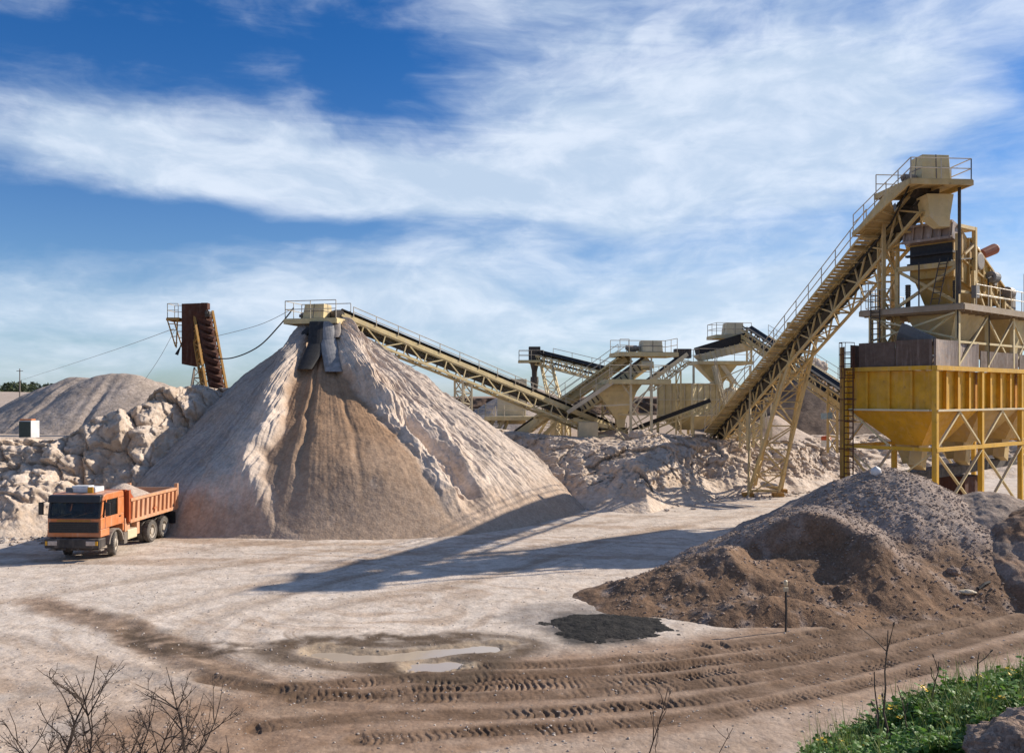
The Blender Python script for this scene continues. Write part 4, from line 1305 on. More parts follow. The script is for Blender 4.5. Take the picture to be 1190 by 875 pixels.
def small_far_conveyor():
    H, T = PT(621, 412, 92), PT(708, 434, 84)
    root = thing('discharge_conveyor', 'small far conveyor with a dark head box and hanging spout', 'conveyor', (H.x + 3, H.y - 3, 3.4))
    c = Conv(T, H, 1.1, .9)
    mb = c.chords(MB(), .13); c.webs(mb, 10, .08); mb.build('frame', M['cream'], root)
    c.belt(root, .25, 1.0); MB().beam(c.at(0, .58, .25), c.at(1, .58, .25), .04, .55, c.n).build('skirt_board', M['darkmetal'], root)
    c.side_rail(root, .7, 1.0, 2.2, .02, .8, .03)
    p = PT(621, 419, 92)
    W = deck(root, p.x - .35, 91.6, p.z, 2.6, 2.0, 0, M['cream'], .2, 'SWN', 1.0)
    mb = MB(); mb.box(W(.35, 0, .7), (1.2, 1.2, 1.4)); mb.build('head_box', M['darkmetal'], root, bevel=.04)
    mb = MB(); q = W(.35, -.1, -.25)
    mb.tube(q, q - Z3 * .8, .5, 10, .3); mb.tube(q - Z3 * .8, q - Z3 * 1.5, .3, 10, .28); mb.tube(q - Z3 * 1.45, q - Z3 * 1.9, .42, 10, .45); mb.tube(q - Z3 * 1.9, q - Z3 * 3.0, .45, 10, .3)
    mb.build('spout', M['darkmetal'], root)
    tops = [PT(628, 424, 90), PT(640, 424, 88), PT(642, 424, 89.5), PT(630, 424, 91.5)]
    feet = [PT(645, 470, 88), PT(662, 470, 86), PT(664, 470, 88), PT(648, 470, 90)]
    for v in feet: v.z = 3.2
    trestle(root, tops, feet, 6, M['cream'], .12, .07)


small_far_conveyor()


def crusher():
    root = thing('crusher_house', 'cream crusher building with railed platform and stairs at the plant left end', 'crusher', (PT(590, 0, 82).x, 82, 3.4))
    a = PT(594, 441, 82)
    mb = MB()
    x0, x1 = PT(578, 0, 82).x, PT(611, 0, 82).x
    mb.prism([(x0, 81.4, 4.6), (x1, 81.4, 4.6), (x1, 81.4, 7.6), (x1 - .5, 81.4, 7.9), (x0 + 1.0, 81.4, 7.9), (x0, 81.4, 7.2)], (0, 2.4, 0)); mb.build('body', M['creamlt'], root, bevel=.05)
    mb = MB(); x2, x3 = PT(592, 0, 82).x, PT(612, 0, 82).x
    mb.prism([(x2, 81.2, 7.92), (x3, 81.2, 7.92), (x3, 81.2, 8.75), (x2, 81.2, 8.75)], (0, 1.9, 0)); mb.build('feed_box', M['creamlt'], root, bevel=.03)
    W = deck(root, PT(597, 0, 80).x, 80.4, 5.35, 5.2, 2.2, 0, M['cream'], .3, 'SWE', 1.1)
    W2 = deck(root, PT(556, 0, 81).x, 81, 5.0, 2.6, 1.8, 0, M['cream'], .2, 'SWN', 1.0)
    mb = MB()
    for dx in (0, .9): mb.beam(Vector((PT(576, 0, 80).x + dx, 80.0, 5.3)), Vector((PT(560, 0, 79).x + dx, 79.6, 3.3)), .1, .3)
    for k in range(9):
        f = k / 9; p = Vector((PT(576, 0, 80).x, 80, 5.2)).lerp(Vector((PT(560, 0, 79).x, 79.6, 3.3)), f); mb.box(p + Vector((.45, 0, 0)), (.9, .3, .05))
    mb.rail([Vector((PT(576, 0, 80).x, 79.9, 5.3)), Vector((PT(560, 0, 79).x, 79.5, 3.3))], 1.0); mb.build('stairs', M['creamlt'], root)
    mb = MB()
    for dx in (0, .8): mb.beam(Vector((PT(640, 0, 78).x + dx, 78, 5.6)), Vector((PT(622, 0, 78).x + dx, 78, 3.3)), .09, .25)
    for k in range(9): mb.box(Vector((PT(640, 0, 78).x + .4, 78, 5.6)).lerp(Vector((PT(622, 0, 78).x + .4, 78, 3.3)), k / 9), (.8, .28, .05))
    mb.build('stairs', M['creamlt'], root)
    for px in (573, 590, 618):
        MB().beam(PT(px, 489, 80.2), Vector((PT(px - 9, 0, 80).x, 79.6, 3.2)), .22).build('leg', M['cream'], root)
    mb = MB(); mb.prism([PT(640, 484, 79), PT(655, 474, 79), PT(655, 512, 79), PT(640, 512, 79)], (0, 1.2, 0)); mb.build('control_cabin', M['creamlt'], root, bevel=.02)


crusher()


def centre_bin():
    root = thing('storage_bin', 'cream ribbed square bin between the two screening towers', 'bin', (PT(800, 0, 79).x, 79, 3.4))
    x0, x1 = PT(768, 0, 78).x, PT(803, 0, 78).x; x2 = PT(840, 0, 80).x; z0, z1 = PT(0, 483, 78).z, PT(0, 446, 78).z
    P = [Vector((x0, 79.6, 0)), Vector((x1, 77.6, 0)), Vector((x2, 80.4, 0)), Vector((x0 + (x2 - x1), 82.4, 0))]
    mb = MB(); mb.loft([p + Z3 * z0 for p in P], [p + Z3 * z1 for p in P])
    ctr = sum(P, Vector()) / 4
    mb.loft([p.lerp(ctr, .62) + Z3 * (z0 - 1.3) for p in P], [p + Z3 * z0 for p in P]); mb.build('shell', M['cream'], root)
    mb = MB()
    for i in range(4):
        a, b = P[i], P[(i + 1) % 4]; n = (b - a).cross(Z3).normalized() * .05
        for k in range(6): q = a.lerp(b, k / 5) + n; mb.beam(q + Z3 * z0, q + Z3 * z1, .09)
        for z in (z0, (z0 + z1) / 2, z1): mb.beam(a + n * 1.4 + Z3 * z, b + n * 1.4 + Z3 * z, .1)
    mb.build('rib', M['creamlt'], root)
    for p in P: MB().beam(p + Z3 * z0, p + Z3 * 3.2, .22).build('leg', M['cream'], root)
    mb = MB(); mb.lattice(P[0] + Z3 * z0, P[0] + Z3 * 3.3, P[1] + Z3 * z0, P[1] + Z3 * 3.3, 1, .09, False, True); mb.build('bracing', M['cream'], root)


centre_bin()


def low_belt():
    T, H = PT(735, 502, 75), PT(826, 468, 74)
    root = thing('transfer_conveyor', 'low black belt passing under the middle cream funnel', 'conveyor', (T.x, T.y, 3.4))
    c = Conv(T, H, .95, .4); mb = c.chords(MB(), .1); c.webs(mb, 10, .06); mb.build('frame', M['cream'], root); c.belt(root, .12, .9, False)
    MB().beam(c.at(.1, .5, .22), c.at(1, .5, .22), .04, .34, c.n).build('skirt_board', M['rubber'], root)
    tops = [c.at(.75, -.45, -.4), c.at(.75, .45, -.4)]; trestle(root, tops, [Vector((p.x, p.y, 3.2)) for p in tops], 2, M['cream'], .13, .07)
    T, H = PT(752, 446, 76), PT(797, 413, 77)
    root = thing('transfer_conveyor', 'short cream conveyor from the middle tower up to the far tower', 'conveyor', (T.x, T.y, 3.4))
    c = Conv(T, H, .95, .7); mb = c.chords(MB(), .1); c.webs(mb, 6, .07); mb.build('frame', M['creamlt'], root); c.belt(root, .12, .9, False)
    MB().beam(c.at(.0, .5, .15), c.at(1, .5, .15), .04, .3, c.n).build('skirt_board', M['creamlt'], root)
    mb = MB(); mb.box(H + Vector((-.3, 0, .15)), (1.4, .9, .8)); mb.build('head_box', M['darkmetal'], root)
    tops = [c.at(.7, -.45, -.7), c.at(.7, .45, -.7)]; trestle(root, tops, [Vector((p.x, p.y, 3.2)) for p in tops], 5, M['cream'], .12, .06)


low_belt()


def station_two():
    root = thing('screening_station', 'cream screening tower with a long black screen behind the steep conveyor', 'screening plant', (PT(840, 0, 83).x, 83, 3.4))
    p = PT(848, 390, 83)
    W = deck(root, p.x, 83.2, p.z, 3.4, 2.8, R(5), M['cream'], .28, 'SWN', 1.1)
    housing(root, W, .25, -.2, 1.7, 1.5, 1.15, M['creamlt'])
    motor(root, W(1.2, -.4, .35), (1, .1, 0), .8, .2)
    a, b = PT(810, 408, 82), PT(866, 393, 82); c = Conv(a, b, 2.0, .6)
    mb = MB(); mb.prism([c.at(0, 1.0, .35), c.at(1, 1.0, .5), c.at(1, 1.0, -.35), c.at(0, 1.0, -.35)], -c.s * 2.0); mb.build('screen_mesh', M['belt'], root)
    mb = MB(); mb.prism([c.at(-.06, 1.06, -.36), c.at(1.02, 1.06, -.36), c.at(1.0, 1.06, -1.2), c.at(.02, 1.06, -1.0)], -c.s * 2.1); mb.build('screen_box', M['creamlt'], root, bevel=.03)
    mb = MB()
    for i in range(11): mb.beam(c.at(i / 10, 1.1, -.3), c.at(i / 10, 1.1, -1.1), .08)
    mb.build('rib', M['cream'], root)
    W2 = deck(root, PT(838, 0, 81).x, 81.6, PT(0, 420, 81).z, 5.0, 3.6, R(5), M['cream'], .25, 'SW', 1.1)
    def ring(px0, px1, py, y0, y1):
        A, B = PT(px0, py, y0), PT(px1, py, y0); return [A, B, Vector((B.x, y1, B.z)), Vector((A.x, y1, A.z))]
    mb = MB(); mb.loft(ring(812, 858, 423, 80.3, 83), ring(829, 841, 444, 81, 82.2)); mb.loft(ring(829, 841, 444, 81, 82.2), ring(830, 840, 452, 81, 82.2)); mb.build('funnel', M['cream'], root)
    mb = MB(); mb.prism([PT(836, 424, 80), PT(842, 424, 80), PT(858, 446, 80), PT(852, 446, 80)], (0, 1, 0)); mb.build('chute', M['creamlt'], root)
    tops = [PT(806, 425, 80), PT(872, 425, 80), PT(872, 425, 83.3), PT(806, 425, 83.3)]
    trestle(root, tops, [Vector((q.x, q.y, 3.2)) for q in tops], 3, M['creamlt'], .18, .09)
    mb = MB()
    for px in (868, 873): mb.beam(PT(px, 421, 81), PT(px, 380, 81), .14)
    mb.lattice(PT(868, 421, 81), PT(868, 380, 81), PT(873, 421, 81), PT(873, 380, 81), 6, .06); mb.build('post', M['cream'], root)
    # right conveyor
    T, H = PT(1004, 474, 60), PT(868, 383, 81)
    r2 = thing('return_conveyor', 'yellowish conveyor crossing behind the steep one down to the yellow bins', 'conveyor', (T.x, T.y, 3.0))
    c = Conv(T, H, 1.0, 1.0); mb = c.chords(MB(), .13); c.webs(mb, 16, .08); mb.beam(c.at(0, -.52, -.6), c.at(1, -.52, -.6), .05, .35, c.n); mb.build('frame', M['straw'], r2)
    c.belt(r2, .2, .85); c.walkway(r2, .55, 1.2, .02, .9); c.side_rail(r2, 1.16, .95, 1.8, .02, .9, .022)
    tops = [PT(962, 449, 64), PT(973, 455, 63.5), PT(973, 455, 65), PT(962, 449, 65.5)]
    trestle(r2, tops, [Vector((q.x, q.y, 3.1)) for q in tops], 4, M['straw'], .14, .07)
    th = thing('notice_board', 'small pale blue notice panel fixed on the straw trestle', 'sign', PT(960, 490, 63))
    mb = MB(); a = PT(954, 479, 63); mb.box(PT(957.5, 483.5, 63), (.42, .05, .42)); mb.build('panel', plain('pale_blue_panel', (.30, .40, .46), .5), th)
    mb = MB(); mb.box(PT(964.5, 483, 63), (.34, .05, .46)); mb.build('panel', plain('grey_blue_panel', (.2, .27, .31), .5), th)


station_two()


def service_bridge():
    root = thing('service_platform', 'small railed cream platform on crossed legs behind the lattice tower', 'platform', (PT(882, 0, 76).x, 76, 3.3))
    W = deck(root, PT(880, 0, 76).x, 76.5, PT(0, 462, 76).z, 2.6, 1.8, R(10), M['cream'], .2, 'SWE', 1.0)
    tops = [W(-1.1, -.7, -.25), W(1.1, -.7, -.25), W(1.1, .7, -.25), W(-1.1, .7, -.25)]
    trestle(root, tops, [Vector((p.x, p.y, 3.1)) for p in tops], 1, M['creamlt'], .14, .08)
    r2 = thing('access_stairs', 'steep cream stairs leaning on the far screening tower', 'stairs', (PT(850, 0, 79).x, 79, 3.3))
    p, q = PT(829, 425, 79.5), PT(852, 500, 78.0); q.z = 3.3; s_ = Vector((.0, -.45, 0)); mb = MB()
    for k in (1, -1): mb.beam(p + s_ * k, q + s_ * k, .07, .22)
    for i in range(18): mb.beam(p.lerp(q, (i + .5) / 18) - s_ * .9, p.lerp(q, (i + .5) / 18) + s_ * .9, .22, .04)
    mb.build('flight', M['creamlt'], r2); mb = MB(); mb.rail([p - Z3 * .0 + s_, q + s_], .95, 1.2); mb.build('handrail', M['rail'], r2)
    r3 = thing('conveyor_drive', 'cream drive housing with motor under the middle screening tower', 'machine', (PT(690, 0, 72).x, 72, 3.3))
    b = PT(683, 500, 72); b.z = 3.3; mb = MB(); mb.box(b + Vector((0, 0, .9)), (1.6, 1.2, 1.8)); mb.build('body', M['creamlt'], r3, bevel=.05)
    motor(r3, b + Vector((1.2, -.2, .5)), (1, 0, 0), .9, .28, M['cream'])
    MB().beam(b + Vector((-1.2, -.1, 2.0)), b + Vector((1.6, -.1, 1.4)), .5, .3).build('belt_guard', M['cream'], r3)
    r4 = thing('dust_collector', 'tall pale cream cylinder with cone bottom between bin and steep conveyor', 'silo', (PT(853, 0, 80).x, 80.5, 3.3))
    b = Vector((PT(852, 0, 80).x, 80.6, 3.3)); mb = MB(); mb.lathe([(.15, 1.1), (.75, 2.2), (.75, 4.3), (.5, 4.6), (.18, 4.65), (.18, 5.1)], b, Z3, 18); mb.build('body', M['creamlt'], r4)
    for a_ in (45, 135, 225, 315):
        o_ = Vector((math.cos(R(a_)) * .68, math.sin(R(a_)) * .68, 0)); MB().beam(b + o_ + Z3 * 2.3, b + o_ - Z3 * .15, .12).build('leg', M['cream'], r4)


service_bridge()
# orange and white drum on the bank
th = thing('water_drum', 'small orange and white drum on top of the bank', 'drum', PT(960, 519, 68))
p = PT(960, 519, 68); mb = MB(); mb.lathe([(.36, 0), (.36, .25), (.34, .27), (.36, .29), (.36, .5)], p, Z3, 18); mb.build('body', M['white'], th)
mb = MB(); mb.lathe([(.37, .5), (.37, .72), (.32, .8), (.1, .82)], p, Z3, 18); mb.build('cap', plain('red_orange', (.5, .09, .02), .5), th)
# ================================================================== yellow bins and the screen tower on them (local: x along the long face, y inward)
BSC = 0.9                                # built in units of 0.9 m
BC = (20.205, 42.3, 0.72); BROT = R(39.7)


def ladder(mb, p, q, side, w=.5, step=.3, r=.03):
    p, q, side = Vector(p), Vector(q), Vector(side).normalized() * w / 2
    for s_ in (-1, 1): mb.tube(p + side * s_, q + side * s_, r, 5)
    n = int((q - p).length / step)
    for i in range(1, n): c = p.lerp(q, i / n); mb.tube(c - side, c + side, r * .8, 5)


def cage(mb, p, q, side, out, w=.7, n=5):
    side = Vector(side).normalized(); out = Vector(out).normalized(); p, q = Vector(p), Vector(q); rings = []
    for i in range(n):
        c = p.lerp(q, i / (n - 1)); ring = [c + side * (w / 2 * math.cos(R(a))) + out * (w * math.sin(R(a))) for a in range(0, 181, 30)]
        mb.path(ring, .022, 4); rings.append(ring)
    for k in (0, 2, 3, 4, 6): mb.path([r_[k] for r_ in rings], .018, 4)


def bins():
    root = thing('aggregate_bins', 'row of big yellow hopper bins on yellow legs with brown top boards', 'hopper bins', BC, BROT); root.scale = (BSC,) * 3
    B = lambda mb, n, m, **k: mb.build(n, m, root, world=False, **k)
    xs = (0, 5.6, 11.2, 16.8); Wd = 5.1; zr, zm, zb = 8.57, 6.42, 4.33
    for x in xs:
        for y in (0, Wd): B(MB().box((x, y, 3.82), (.26, .26, 9.48)), 'post', M['yellowpost'])
    mb = MB()
    for z, h in ((zr + .12, .24), (zb, .2)):
        mb.box((8.4, -.02, z), (17.1, .3, h)); mb.box((8.4, Wd + .02, z), (17.1, .3, h * .98)); mb.box((-.02, Wd / 2, z + .005), (.28, Wd - .32, h * .96)); mb.box((16.8, Wd / 2, z), (.28, Wd - .32, h * .96))
    B(mb, 'rim_beam', M['yellowpost'])
    # upper walls
    mb = MB()
    mb.box((8.4, .27, (zr + zm) / 2), (16.6, .06, zr - zm - .03)); mb.box((8.4, Wd - .16, (zr + zm) / 2), (16.6, .06, zr - zm - .03))
    mb.box((.12, Wd / 2 + .1, (zr + zm) / 2), (.06, Wd - .9, zr - zm - .02)); mb.box((16.68, Wd / 2, (zr + zm) / 2), (.06, Wd - .9, zr - zm - .02))
    B(mb, 'bin_wall', M['yellow'])
    Y_ = M['yellow']; hz, cz = zr - zm - .06, (zr + zm) / 2
    for x0 in xs[:3]:
        for k in range(1, 4):
            x = x0 + 5.6 * k / 4
            mb = MB(); mb.prism([(x, .24, zr), (x, .24, zm + .06), (x, .05, zm + .06), (x, .05, zr)], (.10, 0, 0)); mb.box((x + .05, .04, cz), (.2, .03, hz)); B(mb, 'rib', Y_)
        for x in (x0 + .24, x0 + 5.36): B(MB().box((x, .03, cz), (.22, .05, hz)), 'rib', Y_)
    for k in range(1, 4): B(MB().box((.02, Wd * k / 4, cz), (.14, .12, hz)), 'rib', Y_)
    for y, w_ in ((.3, .45), (Wd - .25, .4)): B(MB().box((.06, y, cz), (.05, w_, hz)), 'rib', Y_)
    mb = MB()
    mb.box((8.4, .06, zm), (16.9, .5, .1)); mb.box((.0, Wd / 2, zm + .003), (.34, Wd - .5, .1)); B(mb, 'ledge', M['creamlt'])
    for x0 in xs[:3]:
        mb = MB(); x1 = x0 + 5.6
        A = [(x0 + .2, .1, zm - .05), (x1 - .2, .1, zm - .05), (x1 - .2, Wd - .1, zm - .05), (x0 + .2, Wd - .1, zm - .05)]
        C = [(x0 + 1.6, 1.5, zb + .12), (x1 - 1.6, 1.5, zb + .12), (x1 - 1.6, 2.9, zb + .12), (x0 + 1.6, 2.9, zb + .12)]
        mb.loft([Vector(v) for v in C], [Vector(v) for v in A]); B(mb, 'funnel', M['yellow'] if x0 == 0 else M['yellowdust'])
        mb = MB(); cx = x0 + 2.8
        mb.loft([Vector((cx - .35, 2.2, zb - 1.0)), Vector((cx + .35, 2.2, zb - 1.0)), Vector((cx + .35, 3.0, zb - 1.0)), Vector((cx - .35, 3.0, zb - 1.0))],
                [Vector((cx - .6, 1.9, zb + .1)), Vector((cx + .6, 1.9, zb + .1)), Vector((cx + .6, 3.3, zb + .1)), Vector((cx - .6, 3.3, zb + .1))])
        mb.prism([(cx - .9, 1.6, zb - .1), (cx - .3, 1.6, zb - .3), (cx - .5, 1.6, zb - 1.3), (cx - 1.1, 1.6, zb - 1.0)], (0, .7, 0))
        B(mb, 'outlet_chute', M['straw'])
        mb = MB()
        for y in (-.02, Wd):
            mb.beam((cx, y, zm - .1), (x0 + .12, y, zb + .1), .12); mb.beam((cx, y, zm - .1), (x1 - .12, y, zb + .1), .118)
            mb.beam((x0 + .15, y + .04, zb - .2), (x1 - .15, y + .04, .5), .16, .06); mb.beam((x1 - .15, y - .04, zb - .2), (x0 + .15, y - .04, .5), .16, .06)
        B(mb, 'brace', M['cream'])
    mb = MB()
    mb.beam((-.02, .2, zb - .2), (-.02, Wd - .2, .4), .14, .06); mb.beam((.04, Wd - .2, zb - .2), (.04, .2, .4), .14, .06)
    mb.beam((.1, Wd - .1, zm), (.1, Wd * .5, zb + .1), .1); B(mb, 'brace', M['cream'])
    # funnel side plates close the left end: rib lines on the sloping end wall
    # brown boards above the rim
    for (p, q, h, m, n) in (((.05, .2), (.05, 2.2), 1.42, 'brown', 1), ((.06, 2.25), (.06, 4.35), 1.36, 'brown', 1), ((.15, .08), (2.75, .08), 1.42, 'steel', 1), ((2.85, .1), (5.45, .1), 1.36, 'steel', 1), ((5.7, .1), (11.0, .1), .95, 'brown', 1), ((11.2, .1), (16.5, .1), .9, 'brown', 1), ((.2, Wd - .15), (5.4, Wd - .15), 1.3, 'brown', 1), ((5.6, Wd - .15), (16.5, Wd - .15), 1.0, 'brown', 1)):
        a, b = Vector((*p, zr + .245)), Vector((*q, zr + .245)); nrm = (b - a).cross(Z3).normalized()
        mb = MB(); k = 8; low = []; top = []
        for i in range(k + 1):
            f = i / k; bow = nrm * (-.12 * math.sin(f * math.pi) if m == 'steel' else -.03 * math.sin(f * math.pi))
            low.append(a.lerp(b, f) + bow); top.append(a.lerp(b, f) + bow * 1.6 + Z3 * h)
        for i in range(k): mb.prism([low[i], low[i + 1], top[i + 1], top[i]], nrm * .05)
        if m == 'steel': mb.beam(low[0] - nrm * .02, top[0] - nrm * .02, .07); mb.beam(low[k] - nrm * .02, top[k] - nrm * .02, .07)
        B(mb, 'side_board', M['brown'] if m == 'brown' else M['plate'])
    # ladder with a safety cage at the back corner
    mb = MB(); ladder(mb, (-.35, 4.75, -.5), (-.35, 4.75, 10.0), (0, 1, 0), .55, .32, .04); B(mb, 'ladder', M['rust'])
    mb = MB(); cage(mb, (-.37, 4.75, 8.2), (-.37, 4.75, 10.2), (0, 1, 0), (-1, 0, 0), .75, 4)
    for z in (2.6, 4.2, 5.8, 7.0): mb.beam((-.3, 4.75, z), (0, 4.9, z), .05); mb.tube((-.7, 5.2, z), (-.3, 4.3, z), .03, 5)
    B(mb, 'ladder_cage', M['rust'])
    mb = MB(); mb.box((.0, Wd + .25, 4.5), (.18, .18, 11.0)); mb.beam((.0, Wd, 4.2), (-.3, 4.6, 1.2), .12); B(mb, 'ladder_post', M['rustyel'])
    # machinery in the dark below
    mb = MB(); c0 = Vector((1, 2.6, 2.6)); c1 = Vector((16, 2.6, 2.9)); mb.beam(c0, c1, 1.1, .5); B(mb, 'collecting_belt', M['darkmetal'])
    mb = MB(); mb.box((10.2, 3.2, .7), (2.2, 1.6, 3.0)); B(mb, 'cabinet', M['rust'], bevel=.04)


M['plate'] = paint('worn_plate', (.27, .20, .16), .4, .35, .5, dustcol=(.5, .42, .36), streak=.6, metal=.2)
M['yellowdust'] = paint('dusty_yellow', (.52, .33, .09), .8, .4, .7, dustcol=(.44, .33, .23), streak=.6)
bins()


def tower():
    root = thing('screen_tower', 'dusty yellow vibrating screen on a railed deck above the yellow bins', 'screening plant', BC, BROT); root.scale = (BSC,) * 3
    B = lambda mb, n, m, **k: mb.build(n, m, root, world=False, **k)
    zd = 12.3
    mb = MB(); mb.prism([(2.7, -.3, zd - .05), (14, -.3, zd - .05), (14, 5.75, zd - .05), (2.7, 5.75, zd - .05)], (0, 0, .05))
    for p, q in (((2.7, -.3), (14, -.3)), ((2.7, -.3), (2.7, 5.75)), ((2.7, 5.75), (14, 5.75)), ((14, -.3), (14, 5.75))): mb.beam((*p, zd - .21), (*q, zd - .21), .12, .3)
    for i in range(1, 10): mb.beam((2.8, -.3 + .6 * i, zd - .15), (13.9, -.3 + .6 * i, zd - .15), .06, .16)
    for i in range(12): mb.beam((3.0 + .9 * i, -.2, zd - .38), (3.0 + .9 * i, 5.6, zd - .38), .08, .12)
    B(mb, 'platform', M['steeldeck'])
    mb = MB()
    mb.rail([(4.4, -.25, zd), (13.9, -.25, zd)], 1.15, 1.5); mb.rail([(2.75, 3.9, zd), (2.75, 5.7, zd), (8, 5.7, zd)], 1.15, .9)
    B(mb, 'handrail', M['rail'])
    for x in (3.0, 6.8, 10.4, 13.6):
        for y in (.15, 5.2): B(MB().box((x, y, (8.85 + zd - .36) / 2), (.2, .2, zd - .36 - 8.85)), 'leg', M['cream'])
    mb = MB()
    for x0, x1 in ((3.0, 6.8), (6.8, 10.4), (10.4, 13.6)):
        mb.beam((x0, .12, 8.9), (x1, .12, 11.8), .11); mb.beam((x0, .18, 11.8), (x1, .18, 8.9), .11) if x0 > 4 else None
        mb.beam((x0, .15, 10.2), (x1, .15, 10.2), .12); mb.beam((x0, 5.2, 8.9), (x1, 5.2, 11.8), .11)
    mb.beam((3.0, .2, 10.2), (3.0, 5.1, 10.2), .14); mb.beam((3.0, .3, 11.8), (3.0, 2.6, 10.2), .11); mb.beam((3.0, 5.0, 11.8), (3.0, 2.7, 10.2), .11)
    B(mb, 'brace', M['cream'])
    V = Vector
    mb = MB(); mb.loft([V((5.0, 1.6, 9.6)), V((6.2, 1.6, 9.6)), V((6.2, 2.6, 9.6)), V((5.0, 2.6, 9.6))], [V((4.0, .7, 11.95)), V((8.4, .7, 11.95)), V((8.4, 3.6, 11.95)), V((4.0, 3.6, 11.95))])
    B(mb, 'funnel', M['cream'])
    mb = MB(); mb.loft([V((11.6, .6, 9.0)), V((12.8, .6, 9.0)), V((12.8, 2.2, 9.0)), V((11.6, 2.2, 9.0))], [V((10.6, .4, 11.95)), V((13.4, .4, 11.95)), V((13.4, 4, 11.95)), V((10.6, 4, 11.95))])
    mb.prism([(8.2, 1.2, 10.9), (9.0, 1.2, 11.6), (5.2, 1.2, 9.0), (4.6, 1.2, 9.0)], (0, 1.2, 0)); B(mb, 'chute', M['cream'])
    # grey lined tub
    mb = MB(); c0, c1 = V((2.2, 2.9, 11.0)), V((2.6, 1.3, 10.3)); k = 10; ra = []; rb = []
    d = (c1 - c0).normalized(); sd = d.cross(Z3).normalized(); un = sd.cross(d)
    for i in range(k + 1):
        a = R(180 + 180 * i / k); ra.append(c0 + sd * math.cos(a) * .62 + un * math.sin(a) * .75); rb.append(c1 + sd * math.cos(a) * .5 + un * math.sin(a) * .6)
    mb.loft(ra + [c0 + sd * .66 + un * .35, c0 - sd * .66 + un * .35], rb + [c1 + sd * .5 + un * .2, c1 - sd * .5 + un * .2]); mb.beam(c1, V((3.8, .6, 9.0)), .5, .2); B(mb, 'tub', M['grey'], bevel=.03)
    # vibrating screen: sloping body
    y0, y1 = .55, 3.05
    side = [(3.4, 13.9), (3.4, 16.3), (4.3, 16.75), (5.2, 16.2), (10.2, 13.6), (10.4, 12.9), (9.4, 12.6)]
    mb = MB(); mb.prism([(x, y0, z) for x, z in side], (0, y1 - y0, 0)); B(mb, 'screen_box', M['yellowdust'], bevel=.03)
    for i in range(7):
        mb = MB(); x = 4.2 + i * .95; zt = 16.3 - (x - 5.0) * .52 if x > 5.0 else 16.4; zl = 13.9 - (x - 3.4) * .215
        mb.beam((x, y0 - .06, zl), (x, y0 - .06, zt), .12, .1); B(mb, 'rib', M['yellowdust'])
    mb = MB(); mb.beam((3.5, y0 - .05, 15.2), (10.2, y0 - .05, 13.2), .14, .1); mb.beam((5.3, y0 - .07, 16.2), (10.2, y0 - .07, 13.65), .16, .1); B(mb, 'rib', M['yellowdust'])
    # funnel below the screen
    mb = MB(); mb.loft([V((4.4, 1.1, zd + .02)), V((8.8, 1.1, zd + .02)), V((8.8, 2.6, zd + .02)), V((4.4, 2.6, zd + .02))], [V((3.45, y0 + .02, 14.4)), V((9.4, y0 + .02, 13.2)), V((9.4, y1 - .02, 13.2)), V((3.45, y1 - .02, 14.4))]); B(mb, 'funnel', M['yellowdust'])
    # feed lip, dark mouth, beams on the short face
    mb = MB(); mb.prism([(2.8, y0 - .15, 16.0), (3.6, y0 - .15, 15.85), (3.75, y0 - .15, 16.75), (3.0, y0 - .15, 16.95)], (0, y1 - y0 + .3, 0))
    for i in range(6): yy_ = y0 - .05 + i * (y1 - y0 + .1) / 5; mb.beam((2.76, yy_, 15.98), (2.96, yy_, 16.95), .1, .12)
    mb.beam((2.74, y0 - .15, 16.0), (2.74, y1 + .15, 16.0), .12, .14); mb.beam((2.93, y0 - .15, 16.9), (2.93, y1 + .15, 16.9), .14, .14); B(mb, 'feed_lip', M['plate'])
    mb = MB(); mb.box((3.36, (y0 + y1) / 2, 15.3), (.06, y1 - y0 - .1, 1.0)); mb.box((3.2, (y0 + y1) / 2, 15.25), (.3, y1 - y0 + .2, .12)); mb.box((3.22, (y0 + y1) / 2, 14.75), (.3, y1 - y0, .1)); B(mb, 'screen_mouth', M['rubber'])
    mb = MB(); mb.beam((3.1, y0 - .35, 14.55), (3.1, y1 + .6, 14.55), .2, .28)
    for y in (y0 - .35, y1 + .6): mb.beam((3.1, y, zd), (3.1, y, 16.2 if y < 1 else 14.6), .2)
    mb.beam((3.08, y0 - .3, 14.4), (3.08, y1 + .5, 12.4), .16); mb.beam((3.14, y1 + .5, 14.4), (3.14, y0 - .3, 12.4), .16)
    mb.beam((3.1, y0 - .4, 13.0), (10.4, y0 - .4, 13.0), .14)
    for x in (5.0, 7.2, 9.2): mb.beam((x, y0 - .38, zd), (x, y0 - .38, 14.3 - (x - 5) * .3), .18); mb.beam((x, y0 - .38, 14.0 - (x - 5) * .3), (x + 1.4, y0 - .38, zd), .14)
    mb.beam((3.6, y1, 16.6), (5.6, y1, 16.7), .18); mb.beam((3.6, y0 - .2, 16.7), (5.6, y0 - .2, 16.75), .2)
    for y in (y0 - .2, y1): mb.beam((5.6, y, 13.4), (5.6, y, 16.85), .22)
    mb.beam((5.6, y0 - .2, 16.75), (5.6, y1, 16.75), .2); mb.beam((5.6, y0 - .2, 15.9), (4.3, y0 - .2, 15.2), .12); B(mb, 'portal_frame', M['straw'])
    mb = MB(); mb.lathe([(.3, -.9), (.55, -.85), (.55, .2), (.4, .3), (.4, .8)], (7.3, 1.3, 15.6), (1, -.1, -.1), 16); mb.box((7.2, 1.3, 15.0), (1.2, 1.0, .5)); B(mb, 'exciter', M['plate'], bevel=.02)
